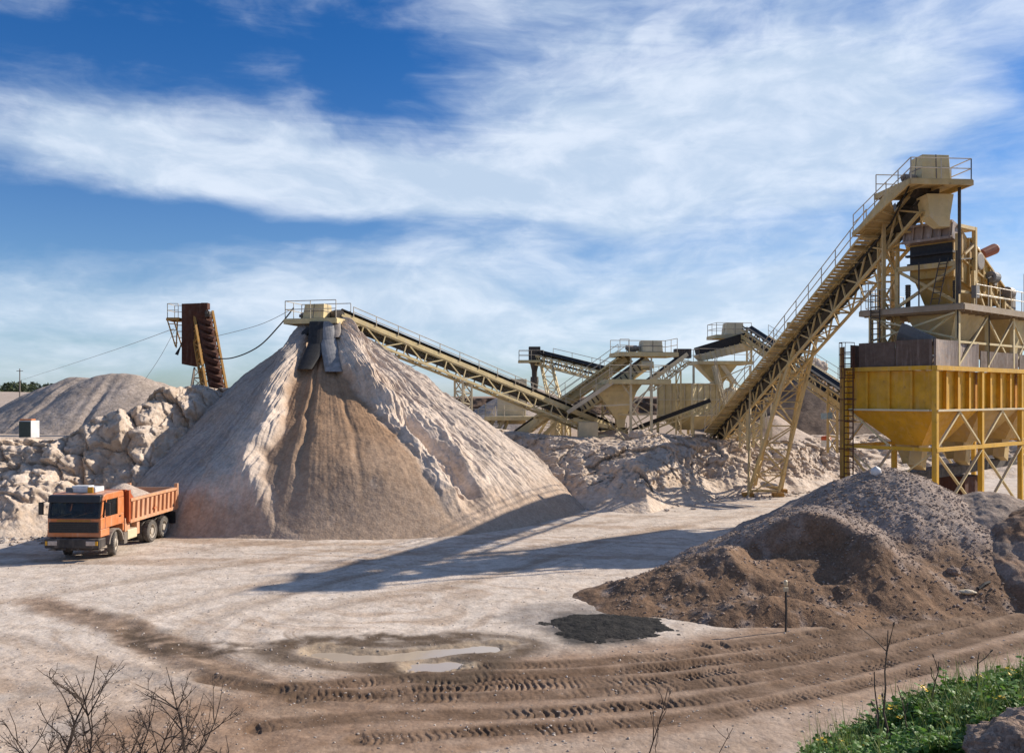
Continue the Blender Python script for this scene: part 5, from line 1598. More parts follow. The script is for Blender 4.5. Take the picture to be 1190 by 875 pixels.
    mb = MB(); mb.lathe([(.2, -.1), (.3, 0), (.32, 1.1), (.27, 1.2)], (7.9, .9, 15.6), (.85, -.3, .35), 14); B(mb, 'motor', plain('red_brown_motor', (.30, .09, .04), .6), root and root) if False else mb.build('motor', plain('red_brown_motor', (.30, .09, .04), .6), root, world=False)
    mb = MB(); mb.lathe([(.2, -.4), (.33, -.35), (.33, .35), (.2, .4)], (8.0, .3, 14.2), (1, 0, 0), 14); mb.build('motor', M['grey'], root, world=False)
    mb = MB(); mb.lathe([(.3, -.3), (.36, -.28), (.36, .28), (.3, .3)], (9.9, .2, 13.4), (1, 0, 0), 14); mb.box((10.9, .5, 12.9), (.5, .5, 1.1)); B(mb, 'gearbox', M['steel'])
    mb = MB(); mb.path([(3.0, .2, 9.0), (2.9, .1, 11), (2.9, .12, 13.5), (3.4, .3, 14.8), (5, .35, 15.0), (7, .6, 15.2)], .04, 5); mb.path([(6.8, .05, 9), (6.75, .02, 12.1), (6.8, .1, 14.0), (7.9, .2, 14.3)], .04, 5); B(mb, 'cable_run', M['rubber'])
    mb = MB(); mb.box((4.6, -.12, zd + .75), (.5, .25, .7)); B(mb, 'junction_box', M['grey'], bevel=.02)
    mb = MB(); mb.lathe([(.42, -.12), (.5, -.1), (.5, .1), (.42, .12)], (6.4, y0 - .12, 15.0), (0, 1, 0), 18); B(mb, 'flywheel', M['steel']); mb = MB(); mb.lathe([(.25, -.12), (.3, -.1), (.3, .1), (.25, .12)], (8.4, y0 - .12, 14.0), (0, 1, 0), 16); B(mb, 'flywheel', M['steel'])
    for x, y in ((3.4, y0 - .1), (3.4, y1 + .1), (9.3, y0 - .1)):
        mb = MB(); zz = 13.6 if x < 5 else 12.7
        mb.box((x, y, (zd + zz - .55) / 2), (.2, .2, zz - .55 - zd))
        for k in range(6): mb.lathe([(.13, 0), (.17, .05), (.13, .1)], (x, y, zz - .55 + k * .1), Z3, 10)
        B(mb, 'spring', M['darkmetal'])
    mb = MB(); mb.beam((2.75, .2, zd - .5), (2.75, 5.2, 10.4), .1); mb.beam((2.75, 5.2, zd - .5), (2.75, .2, 10.4), .098); B(mb, 'brace', M['cream']); mb = MB(); mb.beam((13.6, .15, 8.9), (10.4, .15, 11.8), .1); B(mb, 'brace', M['cream'])
    # ladders
    mb = MB(); ladder(mb, (2.5, 1.2, zd), (3.0, .9, 14.9), (0, 1, .0), .45, .32, .03); B(mb, 'ladder', M['darkmetal'])
    mb = MB(); mb.tube((2.75, .1, zd), (2.75, .1, 15.2), .045, 6); mb.tube((2.75, 2.2, zd), (2.75, 2.2, 14.8), .045, 6); B(mb, 'pipe', M['darkmetal'])
    mb = MB(); ladder(mb, (2.55, 4.7, 8.9), (2.55, 4.7, zd + 1.1), (0, 1, 0), .55, .32, .04); B(mb, 'ladder', M['darkmetal'])
    mb = MB(); cage(mb, (2.53, 4.7, zd), (2.53, 4.7, zd + 1.5), (0, 1, 0), (-1, 0, 0), .8, 3); B(mb, 'ladder_cage', M['rail'])
    mb = MB(); ladder(mb, (12.2, .05, zd), (12.2, .05, zd + 2.4), (1, 0, 0), .6, .32, .035); B(mb, 'ladder', M['rail'])


M['steeldeck'] = paint('dusty_deck', (.34, .26, .17), .8, .3, .7, dustcol=(.42, .35, .30))
tower()


# ================================================================== truck (front is -y, its left side as seen is +x)
def truck():
    root = thing('dump_truck', 'orange dump truck with black grille parked in front of the rocky bank', 'truck', (-19.12, 40.2, 0.02), R(-2.5))
    B = lambda mb, n, m, p=root, **k: mb.build(n, m, p, world=False, **k)
    V = Vector
    # cab
    prof = [(-1.36, 1.0), (-1.40, 1.30), (-1.38, 1.80), (-1.22, 2.62), (-1.10, 2.80), (-.9, 2.86), (.60, 2.86), (.70, 2.78), (.74, 1.0), (.62, 1.0), (.55, 1.18), (.3, 1.32), (-.3, 1.32), (-.55, 1.18), (-.62, 1.0)]
    mb = MB(); n = len(prof)
    # triangulated side caps of a concave outline: split in strips instead
    def slab(ps): mb.prism([(-1.2, y, z) for y, z in ps], (2.4, 0, 0))
    lowp = [(-1.38, 1.33), (-1.38, 1.82), (.74, 1.82), (.74, 1.33)]
    slab(lowp)
    cab = B(mb, 'cab', M['orange'], bevel=.04)
    mb = MB(); slab([(-1.235, 2.56), (-1.22, 2.62), (-1.10, 2.80), (-.9, 2.86), (.60, 2.86), (.70, 2.78), (.72, 2.56)]); B(mb, 'roof', M['orange'], cab, bevel=.04)
    for s in (1, -1):
        mb = MB(); mb.prism([(s * 1.08, -1.375, 1.825), (s * 1.08, -1.23, 2.555), (s * 1.08, -1.10, 2.555), (s * 1.08, -1.24, 1.825)], (s * .115, 0, 0)); B(mb, 'pillar', M['orange'], cab)
        mb = MB(); mb.prism([(s * 1.12, .12, 1.825), (s * 1.12, .12, 2.555), (s * 1.12, .70, 2.555), (s * 1.12, .72, 1.825)], (s * .075, 0, 0)); B(mb, 'pillar', M['orange'], cab)
    for x0, x1 in ((-1.11, -.72), (-.18, .18), (.72, 1.11)): B(MB().box(((x0 + x1) / 2, .69, 2.19), (x1 - x0, .05, .73)), 'back_panel', M['orange'], cab)
    for x in (-.6, .6):
        mb = MB(); mb.box((x, -.25, 1.9), (.5, .5, .14)); mb.box((x, .06, 2.16), (.48, .14, .6), Matrix.Rotation(R(-8), 3, 'X')); mb.box((x, .1, 2.48), (.26, .1, .14)); B(mb, 'seat', M['seat'], cab)
    mb = MB(); mb.box((0, -1.02, 1.88), (2.1, .4, .12)); mb.lathe([(.20, -.015), (.235, -.015), (.235, .015), (.20, .015), (.20, -.015)], (.6, -.78, 2.06), (0, .5, .85), 18, 0, False); mb.tube((.6, -.98, 1.9), (.6, -.78, 2.06), .03, 6); B(mb, 'dashboard', M['blackplastic'], cab)
    mb = MB(); slab([(-1.40, 1.0), (-1.39, 1.325), (-.62, 1.325), (-.62, 1.0)]); slab([(.6, 1.0), (.6, 1.325), (.74, 1.325), (.74, 1.0)]); B(mb, 'cab_skirt', M['orange'], bevel=.02)
    sl = V((0, .16, .82)).normalized(); nr = V((0, -sl.z, sl.y))
    def fplate(x0, x1, z0, z1, t, off=.012):
        f = lambda z: -1.38 + (z - 1.80) * .16 / .82
        q = [V((x0, f(z0), z0)), V((x1, f(z0), z0)), V((x1, f(z1), z1)), V((x0, f(z1), z1))]
        m_ = MB(); m_.prism([v + nr * off for v in q], nr * t); return m_
    w = B(fplate(-1.08, 1.08, 1.86, 2.50, .02), 'windscreen', M['glass'])
    fr = MB()
    for a in ((-1.16, -1.08, 1.82, 2.56), (1.08, 1.16, 1.82, 2.56), (-1.08, 1.08, 1.80, 1.86), (-1.08, 1.08, 2.50, 2.56)):
        q = fplate(*a, .035); fr.add(q.v, q.f)
    B(fr, 'seal', M['blackplastic'], w)
    mb = MB(); ln = [V((-.7, -1.40, 1.90)), V((-.1, -1.33, 2.10))]
    for x in (-.75, -.05): mb.beam((x, -1.385, 1.88), (x + .62, -1.36, 2.02), .03)
    B(mb, 'wiper', M['blackplastic'], w)
    mb = MB(); mb.prism([(-1.17, -1.27, 2.56), (-1.17, -1.42, 2.50), (-1.17, -1.36, 2.80), (-1.17, -1.12, 2.84)], (2.34, 0, 0)); B(mb, 'sun_visor', M['blackplastic'], bevel=.03)
    mb = MB(); mb.box((0, -1.40, 1.42), (2.22, .07, .46))
    for i in range(5): mb.box((0, -1.445, 1.25 + .085 * i), (2.16, .03, .035))
    B(mb, 'grille', M['blackplastic'], bevel=.01)
    mb = MB(); mb.box((0, -1.40, 1.71), (1.5, .02, .07)); B(mb, 'trim_strip', M['rustyel'])
    mb = MB(); mb.box((0, -1.44, .74), (2.44, .30, .42)); mb.box((-1.1, -1.25, .74), (.26, .5, .40)); mb.box((1.1, -1.25, .74), (.26, .5, .40)); mb.box((0, -1.36, .47), (1.7, .12, .12))
    bp = B(mb, 'bumper', M['bumper'], bevel=.04)
    for x in (-.85, .85):
        m_ = MB(); m_.box((x, -1.60, .76), (.42, .04, .20)); B(m_, 'headlight', M['lens'], bp, bevel=.02)
    for x in (-1.12, 1.12):
        m_ = MB(); m_.box((x, -1.60, .76), (.10, .04, .18)); B(m_, 'indicator', M['amber'], bp)
    for x in (-.3, .3): m_ = MB(); m_.tube((x, -1.62, .5), (x, -1.5, .5), .05, 8); B(m_, 'tow_eye', M['darkmetal'], bp)
    for s in (1, -1):
        mb = MB(); x = s * 1.206
        mb.prism([(x, -1.02, 1.36), (x, .42, 1.36), (x, .42, 1.84), (x, -1.02, 1.84)], (s * .012, 0, 0)); mb.prism([(x, -1.10, 1.84), (x, -1.0, 1.84), (x, -.88, 2.62), (x, -.95, 2.62)], (s * .012, 0, 0)); mb.box((x + s * .006, .15, 2.23), (.012, .1, .77)); d = B(mb, 'door', M['orange'], bevel=.004)
        mb = MB(); x = s * 1.15; mb.prism([(x, -1.12, 1.83), (x, .12, 1.83), (x, .12, 2.555), (x, -1.0, 2.555)], (s * .01, 0, 0)); B(mb, 'window', M['glass'], d); mb = MB(); mb.box((s * 1.16, -.62, 2.2), (.03, .04, .7)); B(mb, 'window_bar', M['blackplastic'], d)
        mb = MB(); mb.box((s * 1.235, .28, 1.72), (.03, .16, .05)); B(mb, 'handle', M['blackplastic'], d)
        mb = MB(); mb.tube((s * 1.2, -1.2, 2.55), (s * 1.48, -1.35, 2.50), .02, 6); mb.tube((s * 1.2, -1.25, 1.95), (s * 1.48, -1.35, 1.98), .02, 6); mb.box((s * 1.5, -1.35, 2.24), (.20, .09, .54)); B(mb, 'mirror', M['blackplastic'], bevel=.02)
        # front mudguard
        mb = MB(); k = 10; ri, ro = .60, .68
        for i in range(k):
            a0, a1 = R(5 + 170 * i / k), R(5 + 170 * (i + 1) / k)
            P = [V((s * .86, -math.cos(a) * r_, .53 + math.sin(a) * r_)) for a, r_ in ((a0, ri), (a1, ri), (a1, ro), (a0, ro))]; mb.prism(P, (s * .36, 0, 0))
        B(mb, 'mudguard', M['steel'])
        mb = MB(); mb.box((s * .98, -1.2, .42), (.4, .3, .06)); B(mb, 'step', M['steel']); mb = MB(); mb.box((s * 1.06, .85, .62), (.32, .30, .5)); B(mb, 'battery_case', M['steel'])
    mb = MB(); mb.box((.05, -.35, 2.99), (1.15, .8, .24)); mb.box((-.1, -.45, 3.13), (.8, .5, .08)); B(mb, 'roof_cooler', M['white'], bevel=.06)
    mb = MB(); mb.box((-.55, -.72, 3.0), (.3, .14, .2)); B(mb, 'cooler_grille', M['grey'])
    mb = MB(); mb.box((.42, -.79, 3.0), (.24, .05, .26)); B(mb, 'marker_panel', M['amber'])
    # chassis
    mb = MB()
    for x in (-.42, .42): mb.box((x, 2.4, .88), (.12, 7.4, .26))
    for y in (-1, .9, 2.2, 3.0, 4.3, 5.6): mb.box((0, y, .86), (.72, .14, .2))
    for y in (0, 3.6, 4.95): mb.tube((-.9, y, .53), (.9, y, .53), .11, 8); mb.lathe([(.14, -.25), (.28, -.12), (.28, .12), (.14, .25)], (0, y, .53), (1, 0, 0), 14)
    mb.box((0, -.2, .98), (1.5, 1.6, .3)); B(mb, 'chassis', M['darkmetal'])
    mb = MB(); mb.box((1.0, 1.55, .72), (.42, .95, .46)); B(mb, 'fuel_tank', M['creamlt'], bevel=.05)
    mb = MB(); mb.box((.86, 1.15, 1.2), (.6, .5, .62)); B(mb, 'tool_box', M['orangebed'], bevel=.02); mb = MB(); mb.box((1.0, 2.25, .95), (.3, .28, .7)); B(mb, 'air_tank', M['orangebed'], bevel=.02)
    mb = MB(); mb.box((-1.0, 1.5, .75), (.4, 1.1, .5)); B(mb, 'battery_box', M['darkmetal'], bevel=.03)
    # bed
    y0, y1, zf, zs, zh = 1.15, 6.35, 1.34, 2.34, 2.80
    mb = MB(); mb.box((0, (y0 + y1) / 2, zf), (2.3, y1 - y0, .14))
    for s in (1, -1): mb.prism([(s * 1.16, y0, zf - .1), (s * 1.16, y1, zf - .1), (s * 1.20, y1, zs), (s * 1.20, y0, zs)], (s * .05, 0, 0))
    bed = B(mb, 'dump_bed', M['orangebed'], bevel=.01)
    mb = MB()
    for s in (1, -1):
        for i in range(11): y = y0 + .22 + i * (y1 - y0 - .44) / 10; mb.prism([(s * 1.215, y - .05, zf + .08), (s * 1.215, y + .05, zf + .08), (s * 1.255, y + .05, zs - .1), (s * 1.255, y - .05, zs - .1)], (s * .09, 0, 0))
        mb.box((s * 1.25, (y0 + y1) / 2, zs), (.16, y1 - y0, .13)); mb.box((s * 1.22, (y0 + y1) / 2, zf), (.16, y1 - y0, .16))
        mb.prism([(s * 1.20, y1 - 1.7, zf - .08), (s * 1.20, y1, zf - .08), (s * 1.20, y1, zf - .02), (s * 1.20, y1 - 2.4, zf - .02)], (s * .06, 0, 0))
        mb.box((s * 1.26, y1 - .06, (zs + zf) / 2 + .12), (.18, .14, zs - zf + .3))
    B(mb, 'side_rib', M['orangebed'], bed)
    mb = MB(); mb.prism([(-1.22, y0 - .06, zf - .1), (1.22, y0 - .06, zf - .1), (1.22, y0 - .06, zh - .06), (1.12, y0 - .06, zh), (-1.12, y0 - .06, zh), (-1.22, y0 - .06, zh - .06)], (0, .07, 0))
    for s in (1, -1): mb.prism([(s * 1.2, y0 + .02, zs), (s * 1.2, y0 + .02, zh - .05), (s * 1.2, y0 + .5, zs)], (s * .05, 0, 0)); mb.box((s * 1.22, y0 - .04, (zf + zh) / 2), (.14, .18, zh - zf))
    for i in range(4): mb.box((-.9 + .6 * i, y0 - .11, (zf + zh) / 2), (.1, .08, zh - zf - .1))
    mb.box((0, y0 - .1, zh - .02), (2.3, .16, .1)); B(mb, 'headboard', M['orangedk'], bed)  # headboard in a darker orange, its shade put into the colour
    mb = MB(); mb.box((0, y1 + .03, (zf + zs) / 2), (2.4, .07, zs - zf + .1)); B(mb, 'tailgate', M['orangebed'], bed)
    mb = MB(); mb.box((1.29, 3.75, 1.66), (.03, .30, .10)); mb.box((1.29, 3.75, 1.66), (.028, .10, .34)); B(mb, 'lock_plate', M['orangedk'], bed)
    for s in (1, -1):
        mb = MB(); mb.box((s * 1.0, y1 - .25, .85), (.6, .03, .6)); B(mb, 'mud_flap', M['rubber'])
    # wheels
    def wheel(x, y, wdt, rot, s):
        e = bpy.data.objects.new('wheel', None); COL.objects.link(e); e.parent = root; e.location = (x, y, .53); e.rotation_euler = (0, 0, rot)
        k = wdt / 2; mb = MB()
        if wdt > .4:
            mb.lathe([(.34, -k), (.48, -k), (.53, -k + .06), (.53, -.05), (.46, -.03), (.46, .03), (.53, .05), (.53, k - .06), (.48, k), (.34, k), (.34, -k)], (0, 0, 0), (1, 0, 0), 36, 0, False)
        else: mb.lathe([(.34, -k), (.49, -k), (.53, -k + .05), (.53, k - .05), (.49, k), (.34, k), (.34, -k)], (0, 0, 0), (1, 0, 0), 36, 0, False)
        for i in range(30):
            a = 2 * math.pi * i / 30
            for xx in (-k * .6, k * .6): mb.box((xx, math.cos(a) * .532, math.sin(a) * .532), (k * .62, .06, .03), Matrix.Rotation(a - math.pi / 2, 3, 'X'))
        t_ = mb.build('tyre', M['tyre'], e, world=False)
        mb = MB(); o = s * (k - .02) if wdt < .4 else s * (k - .12)
        if wdt < .4: mb.lathe([(.335, -s * k * .9), (.335, s * (k - .01)), (.30, s * (k - .03)), (.27, s * (k - .08)), (.16, s * (k + .0)), (.15, s * (k + .06)), (.05, s * (k + .07))], (0, 0, 0), (1, 0, 0), 24)
        else: mb.lathe([(.335, -s * k * .9), (.335, s * (k - .01)), (.30, s * (k - .03)), (.28, s * (k - .16)), (.17, s * (k - .18)), (.16, s * (k - .02)), (.05, s * (k - .01))], (0, 0, 0), (1, 0, 0), 24)
        mb.build('rim', M['rim'], e, world=False)
    for s in (1, -1):
        wheel(s * 1.02, 0, .30, R(18), s)
        for y in (3.6, 4.95): wheel(s * .95, y, .58, 0, s)
    return root


M['seat'] = plain('seat_fabric', (.16, .09, .06), .9)
M['bumper'] = paint('dark_bumper', (.03, .028, .028), .35, .1, .6, dustcol=(.35, .28, .23))
TR = truck()


def load():
    nx, ny = 70, 140
    gx, gy = np.meshgrid(np.linspace(-1.14, 1.14, nx), np.linspace(1.24, 6.3, ny), indexing='ij')
    gx = gx.astype(np.float32); gy = gy.astype(np.float32)
    z = 3.02 - .48 * np.sqrt((gx * 1.2) ** 2 + (gy - 3.1) ** 2 + .05) + .07 * fbm(gx * 1.5, gy * 1.5, 3.3, 4)
    z = np.maximum(z, 2.02 + .1 * fbm(gx, gy, 8.8, 3)); z = np.minimum(z, 2.28 + 1.4 * (1.14 - np.abs(gx)))
    o = npmesh('sand_load', np.stack([gx, gy, z], -1).reshape(-1, 3), gridfaces(nx, ny), M['load'])
    o.location = TR.location; o.rotation_euler = TR.rotation_euler
    tag(o, 'heap of pale sand loaded in the orange truck bed', 'sand load')


load()


# ================================================================== small things and plants in front
def gz(x, y): return float(ground_height(np.array([x], np.float32), np.array([y], np.float32))[0])


def mz(x, y):
    h, b = mound_h(np.array([x], np.float32), np.array([y], np.float32)); return max(float(h[0] + b[0]), gz(x, y))


x, y = GP(913, 734); th = thing('marker_post', 'thin dark marker post with a small pale head by the gravel heap', 'post', (x, y, mz(x, y) - .05))
p = Vector((x, y, mz(x, y) - .1)); mb = MB(); mb.path([p, p + Vector((.02, 0, .8)), p + Vector((.0, 0, 1.45))], .035, 6); mb.build('stake', M['darkmetal'], th)
mb = MB(); mb.lathe([(.03, 0), (.06, .03), (.06, .15), (.03, .18)], p + Vector((0, 0, 1.5)), Z3, 10); mb.box(p + Vector((.0, -.03, 1.4)), (.14, .08, .12)); mb.build('head', M['creamlt'], th)


def scrap(name, label, cat, p, s, mat, seed):
    rs_ = np.random.RandomState(seed); n = 14
    u, v = np.meshgrid(np.linspace(0, 2 * math.pi, 18), np.linspace(.05, math.pi - .05, 10), indexing='ij')
    X = np.stack([np.cos(u) * np.sin(v), np.sin(u) * np.sin(v), np.cos(v)], -1).astype(np.float32)
    r = 1 + .55 * fbm(X[..., 0] * 1.6 + seed, X[..., 1] * 1.6, X[..., 2] * 1.6, 3)
    V = X * r[..., None] * np.array(s)
    o = npmesh(name, V.reshape(-1, 3), gridfaces(18, 10), mat); o.location = p
    return tag(o, label, cat)




def hit(px, py):
    """where the line of sight measured on the photograph meets what is built so far"""
    bpy.context.view_layer.update()
    d = (PT(px, py, 10) - Vector((0, 0, EYE))).normalized()
    ok, p, *_ = SC.ray_cast(bpy.context.evaluated_depsgraph_get(), Vector((0, 0, EYE)), d)
    return p


q = hit(1018, 551); scrap('plastic_sack', 'crumpled pale grey plastic sack on the crest of the gravel heap', 'sack', (q.x, q.y, q.z + .12), (.20, .13, .2), M['white'], 3)
q = hit(1124, 690); scrap('rag', 'crumpled cream rag at the roadside below the gravel heaps', 'rag', (q.x, q.y, q.z + .07), (.27, .18, .09), M['creamlt'], 5)
q2 = hit(1137, 686); q3 = hit(1150, 678)
mb = MB(); mb.path([q2 + Z3 * .05, q2.lerp(q3, .5) + Z3 * .1, q3 + Z3 * .06], .05, 7)
tag(mb.build('hose', M['rubber']), 'short black hose lying beside the cream rag', 'hose')
rs = np.random.RandomState(8)


def boulder(label, p, s, seed, mat=None, n=60):
    u, v = np.meshgrid(np.linspace(0, 2 * math.pi, n, endpoint=False), np.linspace(.03, math.pi - .03, n // 2), indexing='ij')
    X = np.stack([np.cos(u) * np.sin(v), np.sin(u) * np.sin(v), np.cos(v)], -1).astype(np.float32)
    a, b, c = X[..., 0] + seed, X[..., 1] - seed, X[..., 2]
    r = 1 + .35 * fbm(a * 1.1, b * 1.1, c * 1.1, 3) + .22 * (ridged(a * 2, b * 2, c * 2, 3) - .5) + .07 * fbm(a * 6, b * 6, c * 6, 4)
    r = np.where(True, r, r)
    V = X * r[..., None] * np.array(s)
    o = npmesh('boulder', V.reshape(-1, 3), gridfaces(n, n // 2, True)[:, ::-1], mat or M['bank']); o.location = p
    return tag(o, label, 'boulder')


boulder('crumbly brown boulder in the bottom right corner beside the green weeds', (4.95, 7.75, 3.98), (.85, .65, .46), 2.0, M['rockcorner'], 200)
boulder('rounded pale boulder standing on the bank below the middle screening tower', PT(745, 507, 69), (.9, .7, .55), 5.0)
boulder('pale knob of rock on the crest of the dark spoil heap', PT(946, 428, 94), (1.3, 1.0, 1.0), 9.0)
boulder('brown clod at the foot of the grey gravel heap near the cream rag', hit(1108, 665) + Z3 * .03, (.22, .18, .16), 13.0, M['stonebrown'])


# ------------------------------------------------------------------ plants
M['weed'] = leaf_mat('weed_leaf', (.055, .15, .016), (.14, .27, .045), .35)
M['twig'] = plain('dry_twig_bark', (.085, .06, .045), .9, 0, .4, 20)
M['stalk'] = plain('dry_stalk', (.12, .085, .06), .9, 0, .4, 20)
t = NT('yellow_petal'); t.b.inputs['Base Color'].default_value = (.85, .55, .03, 1); t.b.inputs['Roughness'].default_value = .6; M['petal'] = t.m
M['stem'] = plain('green_stem', (.06, .12, .03), .7)


def weed_top(px): return np.interp(px, [915, 945, 985, 1010, 1060, 1100, 1140, 1190, 1300], [880, 858, 842, 830, 822, 806, 792, 776, 752])


def weeds():
    rs = np.random.RandomState(4); V = []; F = []; nb = 0; spots = []
    N = 2600
    k = 0
    while k < N:
        x = rs.uniform(2.7, 9.5); y = rs.uniform(8.2, 11.8)
        if x < 2.9 + (y - 8.2) * .22 or x > .78 * y: continue
        dens = fbm(np.array([x * 1.3], np.float32), np.array([y * 1.3], np.float32), 2.2, 3)[0]
        if dens < -.18 and rs.rand() < .8: continue
        if y > 11.1 + .5 * dens: continue
        if abs(x - 4.95) < .75 and abs(y - 7.75) < .8: continue
        z = gz(x, y); k += 1
        hgt = (rs.uniform(.10, .26) + .22 * max(0, dens + .1)) * (1.5 if rs.rand() < .10 else 1); spots.append((x, y, z, hgt))
        for j in range(rs.randint(12, 19)):
            a = rs.rand() * 6.28; el = rs.uniform(.15, 1.2); L = rs.uniform(.045, .095); w = L * rs.uniform(.3, .45)
            base = Vector((x, y, z + hgt * rs.rand() ** .6)) + Vector((math.cos(a), math.sin(a), 0)) * rs.uniform(0, .07)
            d = Vector((math.cos(a) * math.cos(el), math.sin(a) * math.cos(el), math.sin(el))); s = d.cross(Z3).normalized(); u = s.cross(d)
            tw = rs.uniform(-.5, .5); s2 = s * math.cos(tw) + u * math.sin(tw)
            droop = -Z3 * L * .3
            pts = [base, base + d * L * .35 + s2 * w, base + d * L * .3, base + d * L * .35 - s2 * w, base + d * L * .62 + s2 * w * .55 + droop * .3, base + d * L * .6 + droop * .25, base + d * L * .62 - s2 * w * .55 + droop * .3, base + d * L * .8 + s2 * w * .7 + droop * .7, base + d * L + droop, base + d * L * .8 - s2 * w * .7 + droop * .7]
            V += [tuple(q) for q in pts]
            F += [(nb, nb + 2, nb + 1), (nb, nb + 3, nb + 2), (nb + 1, nb + 2, nb + 5), (nb + 1, nb + 5, nb + 4), (nb + 2, nb + 3, nb + 6), (nb + 2, nb + 6, nb + 5), (nb + 4, nb + 5, nb + 8), (nb + 4, nb + 8, nb + 7), (nb + 5, nb + 6, nb + 9), (nb + 5, nb + 9, nb + 8)]
            nb += 10
    o = npmesh('weeds', V, F, M['weed'], None, False)
    tag(o, 'lush green weeds covering the bank in the bottom right corner', 'weeds', kind='stuff')
    return spots


SP = weeds()


def grass():
    rs = np.random.RandomState(14); V = []; F = []; nb = 0
    for i in rs.permutation(len(SP))[:900]:
        x, y, z, h = SP[i]
        if fbm(np.array([x * .9], np.float32), np.array([y * .9], np.float32), 7.7, 2)[0] < -.05 and rs.rand() < .75: continue
        for j in range(7):
            a = rs.rand() * 6.28; L = h * rs.uniform(.9, 1.6) + .06; ln = rs.uniform(.1, .5); w = rs.uniform(.003, .006)
            b = Vector((x + rs.normal() * .04, y + rs.normal() * .04, z)); d = Vector((math.cos(a), math.sin(a), 0)); s = Vector((-d.y, d.x, 0)) * w
            m = b + d * L * ln * .35 + Z3 * L * .6; t_ = b + d * L * ln + Z3 * L
            V += [tuple(b - s), tuple(b + s), tuple(m + s), tuple(m - s), tuple(t_ + s * .2), tuple(t_ - s * .2)]; F += [(nb, nb + 1, nb + 2, nb + 3), (nb + 3, nb + 2, nb + 4, nb + 5)]; nb += 6
    o = npmesh('grass', V, F, M['blade'], None, False)
    tag(o, 'thin pale grass blades growing up between the green weeds', 'grass', kind='stuff')


M['blade'] = leaf_mat('grass_blade', (.10, .17, .03), (.22, .26, .08), .3)
grass()


def flowers():
    rs = np.random.RandomState(12); pick = [SP[i] for i in rs.permutation(len(SP)) if 3.6 < SP[i][0] < 6.2][:26]
    first = None
    for i, (x, y, z, h) in enumerate(pick):
        if first is None:
            th = thing('yellow_flower', 'small yellow flower head rising out of the green weeds', 'flower', (0, 0, 0), 0, 'yellow flowers among the weeds'); first = th
            mb = MB(); mb.path([(0, 0, -.25), (.01, 0, -.1), (0, 0, 0)], .005, 4); mb.build('stem', M['stem'], th, world=False)
            mb = MB()
            for j in range(9):
                a = j * .7; c = Vector((math.cos(a) * .014, math.sin(a) * .014, .008 * (j % 3)))
                d = Vector((math.cos(a), math.sin(a), .35)); s = d.cross(Z3).normalized()
                mb.add([c, c + d * .022 + s * .012, c + d * .034, c + d * .022 - s * .012], [(0, 1, 2, 3)])
            mb.build('petals', M['petal'], th, world=False)
        else: th = copy_tree(first)
        th.location = (x, y, z + h + rs.uniform(.04, .12)); th.rotation_euler = (rs.uniform(-.4, .4), rs.uniform(-.4, .4), rs.uniform(0, 6)); sc = rs.uniform(1.0, 1.7); th.scale = (sc,) * 3


flowers()


def stalk(label, px0, py0, px1, py1, Y, r, seed, nb=4, name='dry_stalk', mat='stalk'):
    rs = np.random.RandomState(seed); p, q = PT(px0, py0, Y), PT(px1, py1, Y); p.z = min(p.z, gz(p.x, p.y) - .03); mb = MB(); n = 7; L = (q - p).length
    pts = [p.lerp(q, i / n) + Vector(rs.normal(size=3) * .012 * L) * (0 < i < n) for i in range(n + 1)]
    mb.path(pts, [r * (1 - .6 * i / n) for i in range(n + 1)], 6)
    for j in range(nb):
        i = rs.randint(2, n); b = pts[i]; d = Vector((rs.uniform(-.6, .6), rs.uniform(-.5, .5), rs.uniform(.4, 1))).normalized(); l = L * rs.uniform(.08, .25)
        mb.path([b, b + d * l * .5 + Vector(rs.normal(size=3) * .01), b + d * l], [r * .5, r * .4, r * .2], 5)
        mb.path([b + d * (l - r), b + d * (l + r), b + d * (l + 3 * r)], [r * .4, r * .9, r * .3], 6)
    return tag(mb.build(name, M[mat]), label, 'dry plant')


stalk('tallest dry stalk, straight and knobbly, at the left part of the weeds', 1026, 862, 1032, 732, 9.2, .014, 1)
stalk('thin dark dry stalk left of the tallest one in the weeds', 1026, 870, 1016, 780, 9.0, .013, 2, 3)
stalk('leaning dry stalk right of the tallest one, tip to the right', 1076, 838, 1091, 768, 10.2, .012, 3, 3)
stalk('short dry stalk leaning left over the green weeds', 1062, 862, 1043, 796, 9.4, .010, 4, 2)
stalk('upright dry stalk with yellow blossom near its top in the weeds', 1135, 845, 1138, 758, 10.0, .012, 5, 3)
stalk('slender curved twig leaning right at the bottom middle of the view', 738, 905, 776, 800, 7.4, .008, 6, 5, 'dry_twig', 'twig')
stalk('tiny upright twig at the bottom middle next to a curved one', 762, 900, 764, 838, 7.4, .005, 7, 3, 'dry_twig', 'twig')
stalk('low twig lying towards the right at the bottom middle', 800, 890, 852, 845, 7.4, .006, 8, 4, 'dry_twig', 'twig')
stalk('low twig arching left at the bottom middle', 745, 900, 700, 868, 7.4, .006, 9, 3, 'dry_twig', 'twig')


